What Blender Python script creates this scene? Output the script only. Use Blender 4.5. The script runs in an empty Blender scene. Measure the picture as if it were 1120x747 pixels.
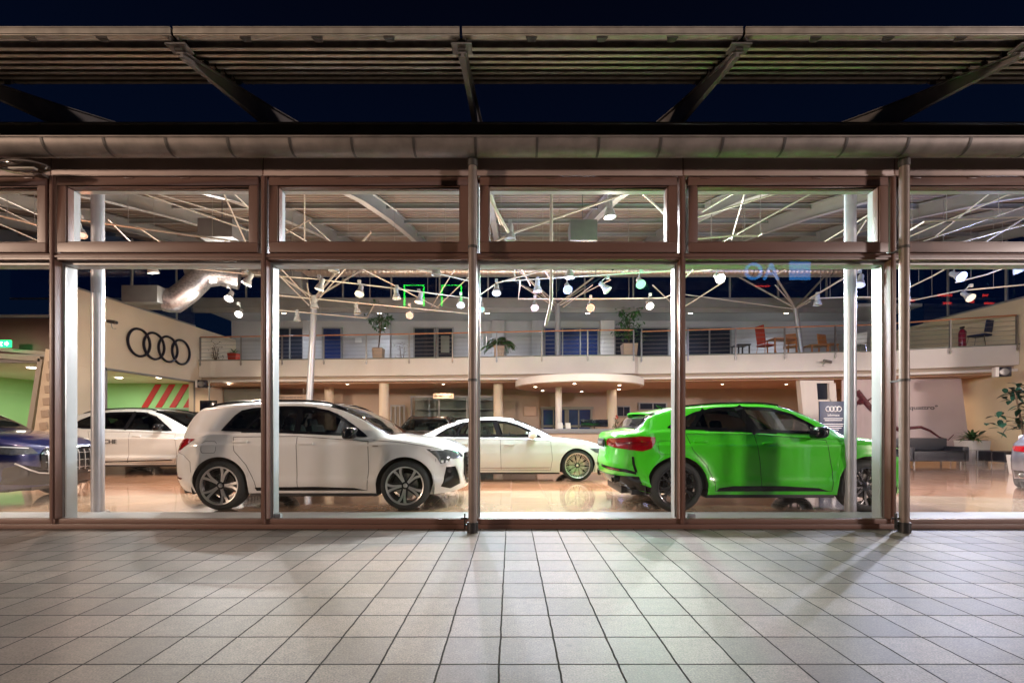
import bpy, bmesh, math, random
from mathutils import Vector, Matrix
random.seed(7)
scene = bpy.context.scene
COL = scene.collection
PI = math.pi
R = math.radians
# ---- camera numbers: focal length in photo pixels, vanishing point, eye height
F, CX, HY, CZ = 498.0, 559.0, 468.0, 1.21
def at(px, py, Y): return Vector(((px-CX)*Y/F, Y, CZ+(HY-py)*Y/F))
def atz(px, py, z):
    Y = (z-CZ)*F/(HY-py)
    return Vector(((px-CX)*Y/F, Y, z))
def lerp(a, b, t): return a+(b-a)*t
def sstep(a, b, x):
    t = max(0.0, min(1.0, (x-a)/(b-a))); return t*t*(3-2*t)
def interp(pts, x):
    if x <= pts[0][0]: return pts[0][1]
    for (x0, y0), (x1, y1) in zip(pts, pts[1:]):
        if x <= x1: return y0+(y1-y0)*(x-x0)/(x1-x0)
    return pts[-1][1]
def smooth_curve(pts):
    """monotone-ish cubic through the points"""
    n = len(pts); m = []
    d = [(pts[i+1][1]-pts[i][1])/(pts[i+1][0]-pts[i][0]) for i in range(n-1)]
    for i in range(n):
        if i == 0: m.append(d[0])
        elif i == n-1: m.append(d[-1])
        else:
            m.append(0.0 if d[i-1]*d[i] <= 0 else 2*d[i-1]*d[i]/(d[i-1]+d[i]))
    def f(x):
        if x <= pts[0][0]: return pts[0][1]
        if x >= pts[-1][0]: return pts[-1][1]
        for i in range(n-1):
            x0, x1 = pts[i][0], pts[i+1][0]
            if x <= x1:
                h = x1-x0; t = (x-x0)/h
                return ((2*t**3-3*t*t+1)*pts[i][1]+(t**3-2*t*t+t)*h*m[i]
                        +(-2*t**3+3*t*t)*pts[i+1][1]+(t**3-t*t)*h*m[i+1])
    return f

# ------------------------------------------------------------------ materials
def newmat(name):
    m = bpy.data.materials.new(name); m.use_nodes = True
    nt = m.node_tree; b = nt.nodes['Principled BSDF']
    return m, nt, b
def mat(name, col, rough=0.5, metal=0.0, var=0.08, nscale=6.0, bump=0.0, bscale=60.0, coat=0.0, emit=None, estr=0.0, spec=None, rvar=0.1):
    m, nt, b = newmat(name)
    N, Lk = nt.nodes, nt.links
    tc = N.new('ShaderNodeTexCoord')
    n = N.new('ShaderNodeTexNoise'); n.inputs['Scale'].default_value = nscale; n.inputs['Detail'].default_value = 5
    Lk.new(tc.outputs['Object'], n.inputs['Vector'])
    r = N.new('ShaderNodeValToRGB')
    c = list(col)+[1]
    r.color_ramp.elements[0].position = 0.3; r.color_ramp.elements[1].position = 0.7
    r.color_ramp.elements[0].color = [max(0, x*(1-var)) for x in c[:3]]+[1]
    r.color_ramp.elements[1].color = [min(1, x*(1+var)) for x in c[:3]]+[1]
    Lk.new(n.outputs['Fac'], r.inputs['Fac']); Lk.new(r.outputs['Color'], b.inputs['Base Color'])
    mr = N.new('ShaderNodeMapRange'); mr.inputs['To Min'].default_value = max(0.02, rough*(1-rvar)); mr.inputs['To Max'].default_value = min(1, rough*(1+rvar))
    Lk.new(n.outputs['Fac'], mr.inputs['Value']); Lk.new(mr.outputs['Result'], b.inputs['Roughness'])
    b.inputs['Metallic'].default_value = metal
    if coat: b.inputs['Coat Weight'].default_value = coat; b.inputs['Coat Roughness'].default_value = 0.03
    if spec is not None: b.inputs['Specular IOR Level'].default_value = spec
    if bump:
        n2 = N.new('ShaderNodeTexNoise'); n2.inputs['Scale'].default_value = bscale; n2.inputs['Detail'].default_value = 4
        Lk.new(tc.outputs['Object'], n2.inputs['Vector'])
        bp = N.new('ShaderNodeBump'); bp.inputs['Strength'].default_value = bump; bp.inputs['Distance'].default_value = 0.01
        Lk.new(n2.outputs['Fac'], bp.inputs['Height']); Lk.new(bp.outputs['Normal'], b.inputs['Normal'])
    if emit:
        b.inputs['Emission Color'].default_value = list(emit)+[1]; b.inputs['Emission Strength'].default_value = estr
    return m
def glass(name, tint=(1, 1, 1), refl=1.0, rough=0.0, ior=1.5):
    m = bpy.data.materials.new(name); m.use_nodes = True
    nt = m.node_tree; N, Lk = nt.nodes, nt.links
    N.remove(N['Principled BSDF']); out = N['Material Output']
    tr = N.new('ShaderNodeBsdfTransparent'); tr.inputs['Color'].default_value = list(tint)+[1]
    gl = N.new('ShaderNodeBsdfGlossy'); gl.inputs['Roughness'].default_value = rough; gl.inputs['Color'].default_value = (refl, refl, refl, 1)
    lw = N.new('ShaderNodeLayerWeight'); lw.inputs['Blend'].default_value = 0.5
    pw = N.new('ShaderNodeMath'); pw.operation = 'POWER'; pw.inputs[1].default_value = 5.0; Lk.new(lw.outputs['Facing'], pw.inputs[0])
    f0 = ((ior-1)/(ior+1))**2
    fr = N.new('ShaderNodeMath'); fr.operation = 'MULTIPLY_ADD'; fr.inputs[1].default_value = 1-f0; fr.inputs[2].default_value = f0; Lk.new(pw.outputs[0], fr.inputs[0])
    # faint smears on the pane
    tc = N.new('ShaderNodeTexCoord'); nz = N.new('ShaderNodeTexNoise'); nz.inputs['Scale'].default_value = 1.7
    Lk.new(tc.outputs['Object'], nz.inputs['Vector'])
    mp = N.new('ShaderNodeMapRange'); mp.inputs['To Min'].default_value = 0.85; mp.inputs['To Max'].default_value = 1.15
    Lk.new(nz.outputs['Fac'], mp.inputs['Value'])
    mu = N.new('ShaderNodeMath'); mu.operation = 'MULTIPLY'; mu.use_clamp = True
    Lk.new(fr.outputs[0], mu.inputs[0]); Lk.new(mp.outputs['Result'], mu.inputs[1])
    mx = N.new('ShaderNodeMixShader'); Lk.new(mu.outputs['Value'], mx.inputs['Fac'])
    Lk.new(tr.outputs[0], mx.inputs[1]); Lk.new(gl.outputs[0], mx.inputs[2]); Lk.new(mx.outputs[0], out.inputs['Surface'])
    return m
def emis(name, col, s):
    m = bpy.data.materials.new(name); m.use_nodes = True
    nt = m.node_tree; N, Lk = nt.nodes, nt.links
    N.remove(N['Principled BSDF']); e = N.new('ShaderNodeEmission')
    e.inputs['Color'].default_value = list(col)+[1]; e.inputs['Strength'].default_value = s
    Lk.new(e.outputs[0], N['Material Output'].inputs['Surface']); return m
def tiles(name, ca, cb, mortar, w, h, ms, rough, bump, speck, speck_s, grime, coat=0.0, off=(0, 0), spec=0.5, rrough=0.15, spots=0.0, zone=None, wob=0.0):
    m, nt, b = newmat(name); N, Lk = nt.nodes, nt.links
    tc = N.new('ShaderNodeTexCoord'); mp = N.new('ShaderNodeMapping')
    mp.inputs['Location'].default_value = (off[0], off[1], 0)
    Lk.new(tc.outputs['Object'], mp.inputs['Vector'])
    wn = N.new('ShaderNodeTexNoise'); wn.inputs['Scale'].default_value = 9.0; wn.inputs['Detail'].default_value = 4; Lk.new(tc.outputs['Object'], wn.inputs['Vector'])
    wo = N.new('ShaderNodeVectorMath'); wo.operation = 'MULTIPLY_ADD'; wo.inputs[1].default_value = (wob, wob, 0); Lk.new(wn.outputs['Color'], wo.inputs[0]); Lk.new(mp.outputs[0], wo.inputs[2]); mp = wo
    br = N.new('ShaderNodeTexBrick'); br.offset = 0.0; br.squash = 1.0
    br.inputs['Scale'].default_value = 1.0; br.inputs['Brick Width'].default_value = w; br.inputs['Row Height'].default_value = h
    br.inputs['Mortar Size'].default_value = ms; br.inputs['Mortar Smooth'].default_value = 0.15; br.inputs['Bias'].default_value = 0.0
    br.inputs['Color1'].default_value = list(ca)+[1]; br.inputs['Color2'].default_value = list(cb)+[1]; br.inputs['Mortar'].default_value = list(mortar)+[1]
    Lk.new(mp.outputs[0], br.inputs['Vector'])
    n1 = N.new('ShaderNodeTexNoise'); n1.inputs['Scale'].default_value = speck_s; n1.inputs['Detail'].default_value = 3
    Lk.new(tc.outputs['Object'], n1.inputs['Vector'])
    n2 = N.new('ShaderNodeTexNoise'); n2.inputs['Scale'].default_value = 0.9; n2.inputs['Detail'].default_value = 6; n2.inputs['Roughness'].default_value = 0.65
    Lk.new(tc.outputs['Object'], n2.inputs['Vector'])
    r1 = N.new('ShaderNodeMapRange'); r1.inputs['From Min'].default_value = 0.3; r1.inputs['From Max'].default_value = 0.7
    r1.inputs['To Min'].default_value = 1-speck; r1.inputs['To Max'].default_value = 1+speck
    Lk.new(n1.outputs['Fac'], r1.inputs['Value'])
    r2 = N.new('ShaderNodeMapRange'); r2.inputs['From Min'].default_value = 0.3; r2.inputs['From Max'].default_value = 0.7
    r2.inputs['To Min'].default_value = 1-grime; r2.inputs['To Max'].default_value = 1.0+grime*0.3
    Lk.new(n2.outputs['Fac'], r2.inputs['Value'])
    mm = N.new('ShaderNodeMath'); mm.operation = 'MULTIPLY'; Lk.new(r1.outputs[0], mm.inputs[0]); Lk.new(r2.outputs[0], mm.inputs[1])
    vm = N.new('ShaderNodeVectorMath'); vm.operation = 'SCALE'
    Lk.new(br.outputs['Color'], vm.inputs[0]); Lk.new(mm.outputs[0], vm.inputs['Scale'])
    # dark spots of old gum and oil, and a slow drift of dirt
    vo = N.new('ShaderNodeTexVoronoi'); vo.inputs['Scale'].default_value = 2.3; Lk.new(tc.outputs['Object'], vo.inputs['Vector'])
    sp = N.new('ShaderNodeMapRange'); sp.inputs['From Min'].default_value = 0.035; sp.inputs['From Max'].default_value = 0.07
    sp.inputs['To Min'].default_value = 1.0-spots; sp.inputs['To Max'].default_value = 1.0; Lk.new(vo.outputs['Distance'], sp.inputs['Value'])
    n3 = N.new('ShaderNodeTexNoise'); n3.inputs['Scale'].default_value = 14.0; n3.inputs['Detail'].default_value = 8; n3.inputs['Roughness'].default_value = 0.75; Lk.new(tc.outputs['Object'], n3.inputs['Vector'])
    r3 = N.new('ShaderNodeMapRange'); r3.inputs['From Min'].default_value = 0.35; r3.inputs['From Max'].default_value = 0.65
    r3.inputs['To Min'].default_value = 1-grime*.55; r3.inputs['To Max'].default_value = 1+grime*.25; Lk.new(n3.outputs['Fac'], r3.inputs['Value'])
    m3 = N.new('ShaderNodeMath'); m3.operation = 'MULTIPLY'; Lk.new(sp.outputs[0], m3.inputs[0]); Lk.new(r3.outputs[0], m3.inputs[1])
    v3 = N.new('ShaderNodeVectorMath'); v3.operation = 'SCALE'; Lk.new(vm.outputs[0], v3.inputs[0]); Lk.new(m3.outputs[0], v3.inputs['Scale'])
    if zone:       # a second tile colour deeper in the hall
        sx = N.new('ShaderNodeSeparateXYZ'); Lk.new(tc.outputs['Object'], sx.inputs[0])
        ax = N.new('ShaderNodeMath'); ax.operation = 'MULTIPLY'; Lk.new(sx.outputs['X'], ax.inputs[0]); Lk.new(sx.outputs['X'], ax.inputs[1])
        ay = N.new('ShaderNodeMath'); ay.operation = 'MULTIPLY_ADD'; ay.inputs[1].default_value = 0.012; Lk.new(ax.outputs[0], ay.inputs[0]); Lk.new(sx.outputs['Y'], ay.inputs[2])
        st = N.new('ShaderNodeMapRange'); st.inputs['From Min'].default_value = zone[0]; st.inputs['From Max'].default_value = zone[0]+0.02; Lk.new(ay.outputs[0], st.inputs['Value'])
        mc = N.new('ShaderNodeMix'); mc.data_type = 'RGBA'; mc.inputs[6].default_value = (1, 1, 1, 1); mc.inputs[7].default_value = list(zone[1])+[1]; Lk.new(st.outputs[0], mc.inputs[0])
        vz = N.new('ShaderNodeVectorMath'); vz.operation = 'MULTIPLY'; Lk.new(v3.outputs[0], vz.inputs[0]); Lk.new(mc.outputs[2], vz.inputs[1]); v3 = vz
    Lk.new(v3.outputs[0], b.inputs['Base Color'])
    rr = N.new('ShaderNodeMapRange'); rr.inputs['To Min'].default_value = rough*(1-rrough); rr.inputs['To Max'].default_value = rough*(1+rrough)
    Lk.new(n2.outputs['Fac'], rr.inputs['Value'])
    ra = N.new('ShaderNodeMath'); ra.operation = 'MAXIMUM'; Lk.new(rr.outputs[0], ra.inputs[0]); Lk.new(br.outputs['Fac'], ra.inputs[1]); Lk.new(ra.outputs[0], b.inputs['Roughness'])
    b.inputs['Specular IOR Level'].default_value = spec
    b.inputs['Coat Weight'].default_value = coat
    ad = N.new('ShaderNodeMath'); ad.operation = 'MULTIPLY_ADD'; ad.inputs[1].default_value = 0.12
    iv = N.new('ShaderNodeMath'); iv.operation = 'SUBTRACT'; iv.inputs[0].default_value = 1.0
    Lk.new(br.outputs['Fac'], iv.inputs[1])
    Lk.new(n1.outputs['Fac'], ad.inputs[0]); Lk.new(iv.outputs[0], ad.inputs[2])
    bp = N.new('ShaderNodeBump'); bp.inputs['Strength'].default_value = bump; bp.inputs['Distance'].default_value = 0.004
    Lk.new(ad.outputs[0], bp.inputs['Height']); Lk.new(bp.outputs['Normal'], b.inputs['Normal'])
    return m
def paint(name, col, rough=0.32, metal=0.0, flake=0.0):
    m = mat(name, col, rough, metal, 0.02, 3.0, coat=1.0, rvar=0.05)
    return m

M = {}
M['brown'] = mat('brown_frame_paint', (0.135, 0.072, 0.056), 0.42, 0.0, 0.05, 3, bump=0.05)
M['panel'] = mat('brown_grey_cladding', (0.33, 0.25, 0.225), 0.5, 0.1, 0.12, 2.0, bump=0.05)
M['white_metal'] = mat('white_powder_coat', (0.34, 0.36, 0.37), 0.38, 0, 0.03)
M['rod'] = mat('cream_steel_paint', (0.42, 0.39, 0.34), 0.4, 0, 0.06)
M['rafter'] = mat('grey_steel_paint', (0.27, 0.27, 0.265), 0.45, 0.1, 0.08, 2)
M['galv'] = mat('weathered_zinc', (0.20, 0.175, 0.16), 0.55, 0.45, 0.22, 5, bump=0.1, bscale=30)
M['louvre'] = mat('weathered_louvre_steel', (0.15, 0.128, 0.11), 0.55, 0.2, 0.30, 11, bump=0.15, bscale=40)
M['louvre_dark'] = mat('dark_bracket_paint', (0.055, 0.050, 0.047), 0.55, 0.2, 0.2, 4, bump=0.1)
M['bracket'] = mat('grey_bracket_paint', (0.15, 0.14, 0.135), 0.55, 0.1, 0.25, 4, bump=0.1)
M['pipe'] = mat('brown_downpipe_paint', (0.20, 0.16, 0.14), 0.45, 0.2, 0.15, 5)
M['deck'] = mat('corrugated_roof_sheet', (0.20, 0.165, 0.14), 0.5, 0.1, 0.12, 1.5)
M['duct'] = mat('spiral_duct_zinc', (0.62, 0.56, 0.50), 0.32, 0.8, 0.15, 9, bump=0.25, bscale=25)
M['cream'] = mat('cream_plaster', (0.74, 0.64, 0.50), 0.8, 0, 0.05, 1.2, bump=0.1, bscale=120)
M['cream2'] = mat('yellow_cream_plaster', (0.74, 0.63, 0.43), 0.8, 0, 0.05, 1.2, bump=0.1, bscale=120)
M['slabwhite'] = mat('white_plaster_edge', (0.80, 0.76, 0.71), 0.7, 0, 0.06, 1.0, bump=0.06)
M['soffit'] = mat('peach_soffit', (0.62, 0.42, 0.30), 0.75, 0, 0.05, 1.0)
M['greywall'] = mat('grey_plaster', (0.50, 0.50, 0.51), 0.75, 0, 0.08, 0.8)
M['backwall'] = mat('taupe_plaster', (0.45, 0.36, 0.28), 0.75, 0, 0.08, 0.7)
M['concrete'] = mat('roof_membrane', (0.12, 0.12, 0.12), 0.8, 0, 0.1, 2)
M['chrome'] = mat('polished_steel', (0.75, 0.75, 0.76), 0.12, 1.0, 0.03)
M['steel'] = mat('brushed_steel', (0.34, 0.33, 0.32), 0.4, 0.9, 0.05)
M['alu'] = mat('silver_column_paint', (0.40, 0.42, 0.46), 0.35, 0.3, 0.03)
M['wood_rail'] = mat('orange_wood_handrail', (0.50, 0.22, 0.11), 0.4, 0, 0.12, 8)
M['black'] = mat('black_plastic', (0.02, 0.02, 0.022), 0.4, 0, 0.1, 10)
M['gloss_black'] = mat('gloss_black_trim', (0.008, 0.008, 0.009), 0.16, 0, 0.05, 4, spec=0.35)
M['rubber'] = mat('tyre_rubber', (0.018, 0.021, 0.021), 0.75, 0, 0.15, 14, bump=0.1)
M['well'] = mat('wheel_arch_liner', (0.012, 0.012, 0.012), 0.85, 0, 0.1)
M['rim_silver'] = mat('machined_alloy', (0.66, 0.64, 0.61), 0.36, 0.9, 0.04)
M['rim_black'] = mat('black_alloy', (0.018, 0.018, 0.02), 0.28, 0.3, 0.05, coat=0.4)
M['disc'] = mat('brake_disc_steel', (0.45, 0.42, 0.38), 0.35, 0.9, 0.1, 20)
M['headliner'] = mat('grey_headliner', (0.20, 0.20, 0.19), 0.8)
M['lit_louvre_lip'] = mat('lit_louvre_edge_tone', (0.40, 0.36, 0.31), 0.45, 0.3, 0.2, 9)  # light on the louvre edges and fascia is painted into this colour
M['greybox'] = mat('dark_grey_box_paint', (0.13, 0.135, 0.14), 0.5)
M['cabin'] = mat('charcoal_cabin', (0.03, 0.032, 0.033), 0.7, 0, 0.1)
M['seatcloth'] = mat('car_seat_leather', (0.07, 0.075, 0.075), 0.5, 0, 0.1)
M['redlens'] = mat('red_tail_lens', (0.26, 0.004, 0.008), 0.08, 0, 0.15, 30, coat=1.0)
M['reddark'] = mat('dark_red_lens', (0.16, 0.003, 0.005), 0.1, 0, 0.2, 30, coat=1.0)
M['clearlens'] = mat('headlight_lens', (0.10, 0.11, 0.12), 0.06, 0.2, 0.4, 26, coat=1.0)
M['drl'] = mat('light_guide_white', (0.8, 0.82, 0.85), 0.2, 0, 0.02)
M['carglass_dark'] = glass('privacy_glass', (0.20, 0.21, 0.21), 1.0, ior=1.55)
M['carglass'] = glass('green_tinted_glass', (0.72, 0.82, 0.77), 1.0, ior=1.5)
M['pane'] = glass('facade_glass', (0.985, 0.98, 0.975), 0.9, ior=1.45)
M['pane2'] = glass('clear_balustrade_glass', (0.86, 0.90, 0.90), 0.9, ior=1.45)
M['nightglass'] = glass('clerestory_glass', (0.65, 0.75, 0.9), 1.0, ior=1.5)
M['paint_white'] = paint('white_car_paint', (0.74, 0.745, 0.74))
M['paint_white2'] = paint('pearl_white_car_paint', (0.58, 0.60, 0.59))
M['paint_green'] = paint('vivid_green_car_paint', (0.055, 0.62, 0.010))
M['paint_blue'] = paint('deep_blue_car_paint', (0.003, 0.008, 0.070), 0.28, 0.35)
M['paint_dark'] = paint('dark_grey_car_paint', (0.03, 0.03, 0.035), 0.3, 0.4)
M['paint_grey'] = paint('grey_car_paint', (0.16, 0.16, 0.19), 0.3, 0.5)
M['seam'] = mat('door_gap_shadow', (0.02, 0.02, 0.02), 0.9, 0, 0.02)
M['leaf'] = mat('ficus_leaf', (0.045, 0.14, 0.035), 0.4, 0, 0.4, 9)
M['leaf2'] = mat('fern_leaf', (0.07, 0.16, 0.05), 0.5, 0, 0.4, 9)
M['leafd'] = mat('dark_rubber_leaf', (0.02, 0.07, 0.045), 0.3, 0, 0.4, 9)
M['bark'] = mat('thin_bark', (0.13, 0.08, 0.045), 0.8, 0, 0.25, 20, bump=0.3)
M['soil'] = mat('potting_soil', (0.04, 0.03, 0.02), 0.95, 0, 0.3, 30)
M['leather'] = mat('black_sofa_leather', (0.022, 0.025, 0.035), 0.38, 0, 0.1, 12, bump=0.1)
M['redcloth'] = mat('red_chair_fabric', (0.40, 0.04, 0.02), 0.8, 0, 0.1)
M['orangewood'] = mat('orange_beech', (0.55, 0.22, 0.08), 0.5, 0, 0.15, 9)
M['bluecloth'] = mat('navy_chair_fabric', (0.02, 0.035, 0.10), 0.7, 0, 0.1)
M['navy'] = mat('navy_board', (0.020, 0.035, 0.075), 0.4, 0, 0.05)
M['white'] = mat('matt_white', (0.8, 0.8, 0.8), 0.5, 0, 0.02)
M['text_dark'] = mat('dark_lettering', (0.03, 0.03, 0.035), 0.4, 0, 0.05)
M['ring'] = mat('dark_emblem_enamel', (0.018, 0.018, 0.03), 0.3, 0.2, 0.05)
M['banner'] = mat('mauve_banner_print', (0.60, 0.49, 0.48), 0.55, 0, 0.16, 0.5)
M['creature'] = mat('dark_red_scales', (0.13, 0.03, 0.04), 0.5, 0, 0.5, 14)
M['greenroom'] = mat('lime_green_wall', (0.36, 0.64, 0.28), 0.7, 0, 0.08, 0.6)
M['redstripe'] = mat('red_wall_stripe', (0.55, 0.02, 0.02), 0.5, 0, 0.05)
M['screen'] = mat('dark_tv_screen', (0.01, 0.012, 0.02), 0.12, 0, 0.05)
M['paper'] = mat('white_paper', (0.75, 0.75, 0.72), 0.7, 0, 0.03)
M['tan_sign'] = mat('tan_sign_board', (0.48, 0.36, 0.27), 0.6, 0, 0.04)
M['exit'] = emis('exit_sign_light', (0.02, 0.75, 0.18), 1.3)
M['exit_white'] = emis('exit_sign_white', (0.9, 1.0, 0.9), 1.6)
M['bluescreen'] = emis('blue_screen_light', (0.15, 0.28, 1.0), 1.6)
M['downlight'] = emis('downlight_glow', (1.0, 0.85, 0.65), 9.0)
M['desk'] = mat('reception_desk_laminate', (0.55, 0.40, 0.30), 0.45, 0, 0.06, 2)
M['desktop'] = mat('grey_counter_top', (0.25, 0.25, 0.27), 0.35, 0, 0.06)
M['darkglass'] = mat('dark_office_glass', (0.03, 0.035, 0.05), 0.08, 0, 0.3, 0.7)
M['darkblue'] = mat('blue_lit_glass', (0.03, 0.05, 0.15), 0.15, 0, 0.4, 0.9)
M['cabinet'] = mat('grey_green_shelf', (0.24, 0.25, 0.21), 0.5, 0, 0.15, 1.3)
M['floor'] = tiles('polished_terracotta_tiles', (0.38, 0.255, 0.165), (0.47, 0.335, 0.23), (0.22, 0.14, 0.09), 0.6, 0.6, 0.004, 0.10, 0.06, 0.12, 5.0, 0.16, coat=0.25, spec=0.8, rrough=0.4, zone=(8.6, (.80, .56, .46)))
M['pavers'] = tiles('concrete_pavers', (0.066, 0.049, 0.038), (0.150, 0.118, 0.096), (0.012, 0.009, 0.007), 0.305, 0.305, 0.0055, 0.55, 0.9, 0.45, 110.0, 0.42, off=(0.055, 0.10), spec=0.45, spots=0.45, wob=0.012)

# ------------------------------------------------------------------ mesh builder
class MB:
    def __init__(s): s.v = []; s.f = []; s.m = []; s.cur = 0; s.smooth = []
    def add(s, vs, fs, sm=False):
        b = len(s.v); s.v += [Vector(p) for p in vs]
        for f in fs: s.f.append([b+i for i in f]); s.m.append(s.cur); s.smooth.append(sm)
        return s
    def box(s, x0, x1, y0, y1, z0, z1):
        return s.add([(x0,y0,z0),(x1,y0,z0),(x1,y1,z0),(x0,y1,z0),(x0,y0,z1),(x1,y0,z1),(x1,y1,z1),(x0,y1,z1)],
                     [(0,3,2,1),(4,5,6,7),(0,1,5,4),(1,2,6,5),(2,3,7,6),(3,0,4,7)])
    def cbox(s, c, d, mtx=None):
        x, y, z = d[0]/2, d[1]/2, d[2]/2
        vs = [Vector((a*x, b*y, e*z)) for e in (-1, 1) for a, b in ((-1,-1),(1,-1),(1,1),(-1,1))]
        if mtx: vs = [mtx @ p for p in vs]
        return s.add([p+Vector(c) for p in vs], [(0,3,2,1),(4,5,6,7),(0,1,5,4),(1,2,6,5),(2,3,7,6),(3,0,4,7)])
    def tube(s, pts, r, n=8, caps=True, r2=None):
        pts = [Vector(p) for p in pts]; rings = []
        k = len(pts)
        up = None
        for i, p in enumerate(pts):
            d = (pts[min(i+1, k-1)]-pts[max(i-1, 0)])
            if d.length < 1e-9: d = Vector((0, 0, 1))
            d.normalize()
            if up is None:
                up = Vector((0, 0, 1)) if abs(d.z) < 0.9 else Vector((1, 0, 0))
            a = d.cross(up); 
            if a.length < 1e-5: a = d.orthogonal()
            a.normalize(); b = a.cross(d); up = b
            rr = r if r2 is None else lerp(r, r2, i/(k-1))
            rings.append([p+a*math.cos(2*PI*j/n)*rr+b*math.sin(2*PI*j/n)*rr for j in range(n)])
        vs = [q for rg in rings for q in rg]; fs = []
        for i in range(k-1):
            for j in range(n):
                fs.append((i*n+j, i*n+(j+1) % n, (i+1)*n+(j+1) % n, (i+1)*n+j))
        s.add(vs, fs, True)
        if caps:
            b = len(s.v)-len(vs)
            s.f.append([b+j for j in range(n)][::-1]); s.m.append(s.cur); s.smooth.append(False)
            s.f.append([b+(k-1)*n+j for j in range(n)]); s.m.append(s.cur); s.smooth.append(False)
        return s
    def bar(s, a, b, w, h, up=(0, 0, 1)):
        a, b = Vector(a), Vector(b); d = (b-a).normalized(); u = Vector(up)
        x = d.cross(u)
        if x.length < 1e-4: x = d.orthogonal()
        x.normalize(); z = x.cross(d)
        vs = []
        for p in (a, b):
            for i, j in ((-1,-1),(1,-1),(1,1),(-1,1)): vs.append(p+x*i*w/2+z*j*h/2)
        return s.add(vs, [(0,3,2,1),(4,5,6,7),(0,1,5,4),(1,2,6,5),(2,3,7,6),(3,0,4,7)])
    def lathe(s, prof, n=24, c=(0, 0, 0), axis='z', sm=True):
        vs = []; fs = []; c = Vector(c); k = len(prof)
        for j in range(n):
            t = 2*PI*j/n
            for (r, h) in prof:
                if axis == 'z': p = Vector((r*math.cos(t), r*math.sin(t), h))
                elif axis == 'y': p = Vector((r*math.cos(t), h, r*math.sin(t)))
                else: p = Vector((h, r*math.cos(t), r*math.sin(t)))
                vs.append(c+p)
        for j in range(n):
            for i in range(k-1):
                fs.append((j*k+i, ((j+1) % n)*k+i, ((j+1) % n)*k+i+1, j*k+i+1))
        return s.add(vs, fs, sm)
    def prism(s, poly, f0, f1):
        """poly: 2-D points; f0/f1 map a 2-D point to the two faces"""
        n = len(poly); vs = [f0(*p) for p in poly]+[f1(*p) for p in poly]
        return s.add(vs, [tuple(range(n))[::-1], tuple(range(n, 2*n))]+[(i, (i+1) % n, n+(i+1) % n, n+i) for i in range(n)])
    def build(s, name, mats, parent=None, bevel=0.0, seg=2, sharp=35, loc=None, fix=True, **tags):
        me = bpy.data.meshes.new(name)
        me.from_pydata([tuple(p) for p in s.v], [], s.f)
        if not isinstance(mats, (list, tuple)): mats = [mats]
        for m in mats: me.materials.append(M[m] if isinstance(m, str) else m)
        for p, mi, sm in zip(me.polygons, s.m, s.smooth): p.material_index = mi; p.use_smooth = sm
        if fix:
            bm = bmesh.new(); bm.from_mesh(me)
            bmesh.ops.remove_doubles(bm, verts=bm.verts, dist=1e-5)
            bmesh.ops.dissolve_degenerate(bm, edges=bm.edges, dist=1e-6)
            bmesh.ops.recalc_face_normals(bm, faces=bm.faces)
            if bevel:
                es = [e for e in bm.edges if len(e.link_faces) == 2 and e.calc_face_angle(0) > R(30)]
                bmesh.ops.bevel(bm, geom=es, offset=bevel, segments=seg, affect='EDGES', profile=0.6, clamp_overlap=True)
                for f in bm.faces: f.smooth = True
            bm.to_mesh(me); bm.free()
        try: me.set_sharp_from_angle(angle=R(sharp))
        except Exception: pass
        o = bpy.data.objects.new(name, me); COL.objects.link(o)
        if parent: o.parent = parent
        if loc is not None: o.location = loc
        for k, v in tags.items(): o[k] = v
        return o
def empty(name, loc=(0, 0, 0), rz=0.0, label=None, category=None, group=None, kind=None):
    o = bpy.data.objects.new(name, None); COL.objects.link(o)
    o.location = loc; o.rotation_euler = (0, 0, rz); o.empty_display_size = 0.2
    tag(o, label, category, group, kind); return o
def tag(o, label=None, category=None, group=None, kind=None):
    if label: o['label'] = label
    if category: o['category'] = category
    if group: o['group'] = group
    if kind: o['kind'] = kind
    return o
def copy_tree(o, parent=None):
    c = o.copy(); COL.objects.link(c)
    if parent: c.parent = parent
    for ch in list(o.children): copy_tree(ch, c)
    return c
def text(name, s, size, m, parent=None, loc=(0, 0, 0), rot=(0, 0, 0), ext=0.003, align='CENTER', sx=1.0):
    cu = bpy.data.curves.new(name, 'FONT'); cu.body = s; cu.size = size; cu.extrude = ext; cu.offset = size*.012; cu.align_x = align; cu.align_y = 'CENTER'
    t_ = bpy.data.objects.new(name, cu); COL.objects.link(t_); bpy.context.view_layer.update()
    me = bpy.data.meshes.new_from_object(t_.evaluated_get(bpy.context.evaluated_depsgraph_get())); bpy.data.objects.remove(t_)
    me.materials.clear(); me.materials.append(M[m])
    o = bpy.data.objects.new(name, me); COL.objects.link(o)
    o.location = loc; o.rotation_euler = rot; o.scale = (sx, 1, 1)
    if parent: o.parent = parent
    return o
# ------------------------------------------------------------------ cars
def inpoly(x, z, poly):
    c = False; n = len(poly); j = n-1
    for i in range(n):
        xi, zi = poly[i]; xj, zj = poly[j]
        if (zi > z) != (zj > z) and x < (xj-xi)*(z-zi)/(zj-zi)+xi: c = not c
        j = i
    return c
def zspan(x, poly):
    zs = []; n = len(poly)
    for i in range(n):
        (x0, z0), (x1, z1) = poly[i], poly[(i+1) % n]
        if (x0-x)*(x1-x) <= 0 and abs(x1-x0) > 1e-9: zs.append(z0+(z1-z0)*(x-x0)/(x1-x0))
    return (min(zs), max(zs)) if len(zs) >= 2 else None

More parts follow.
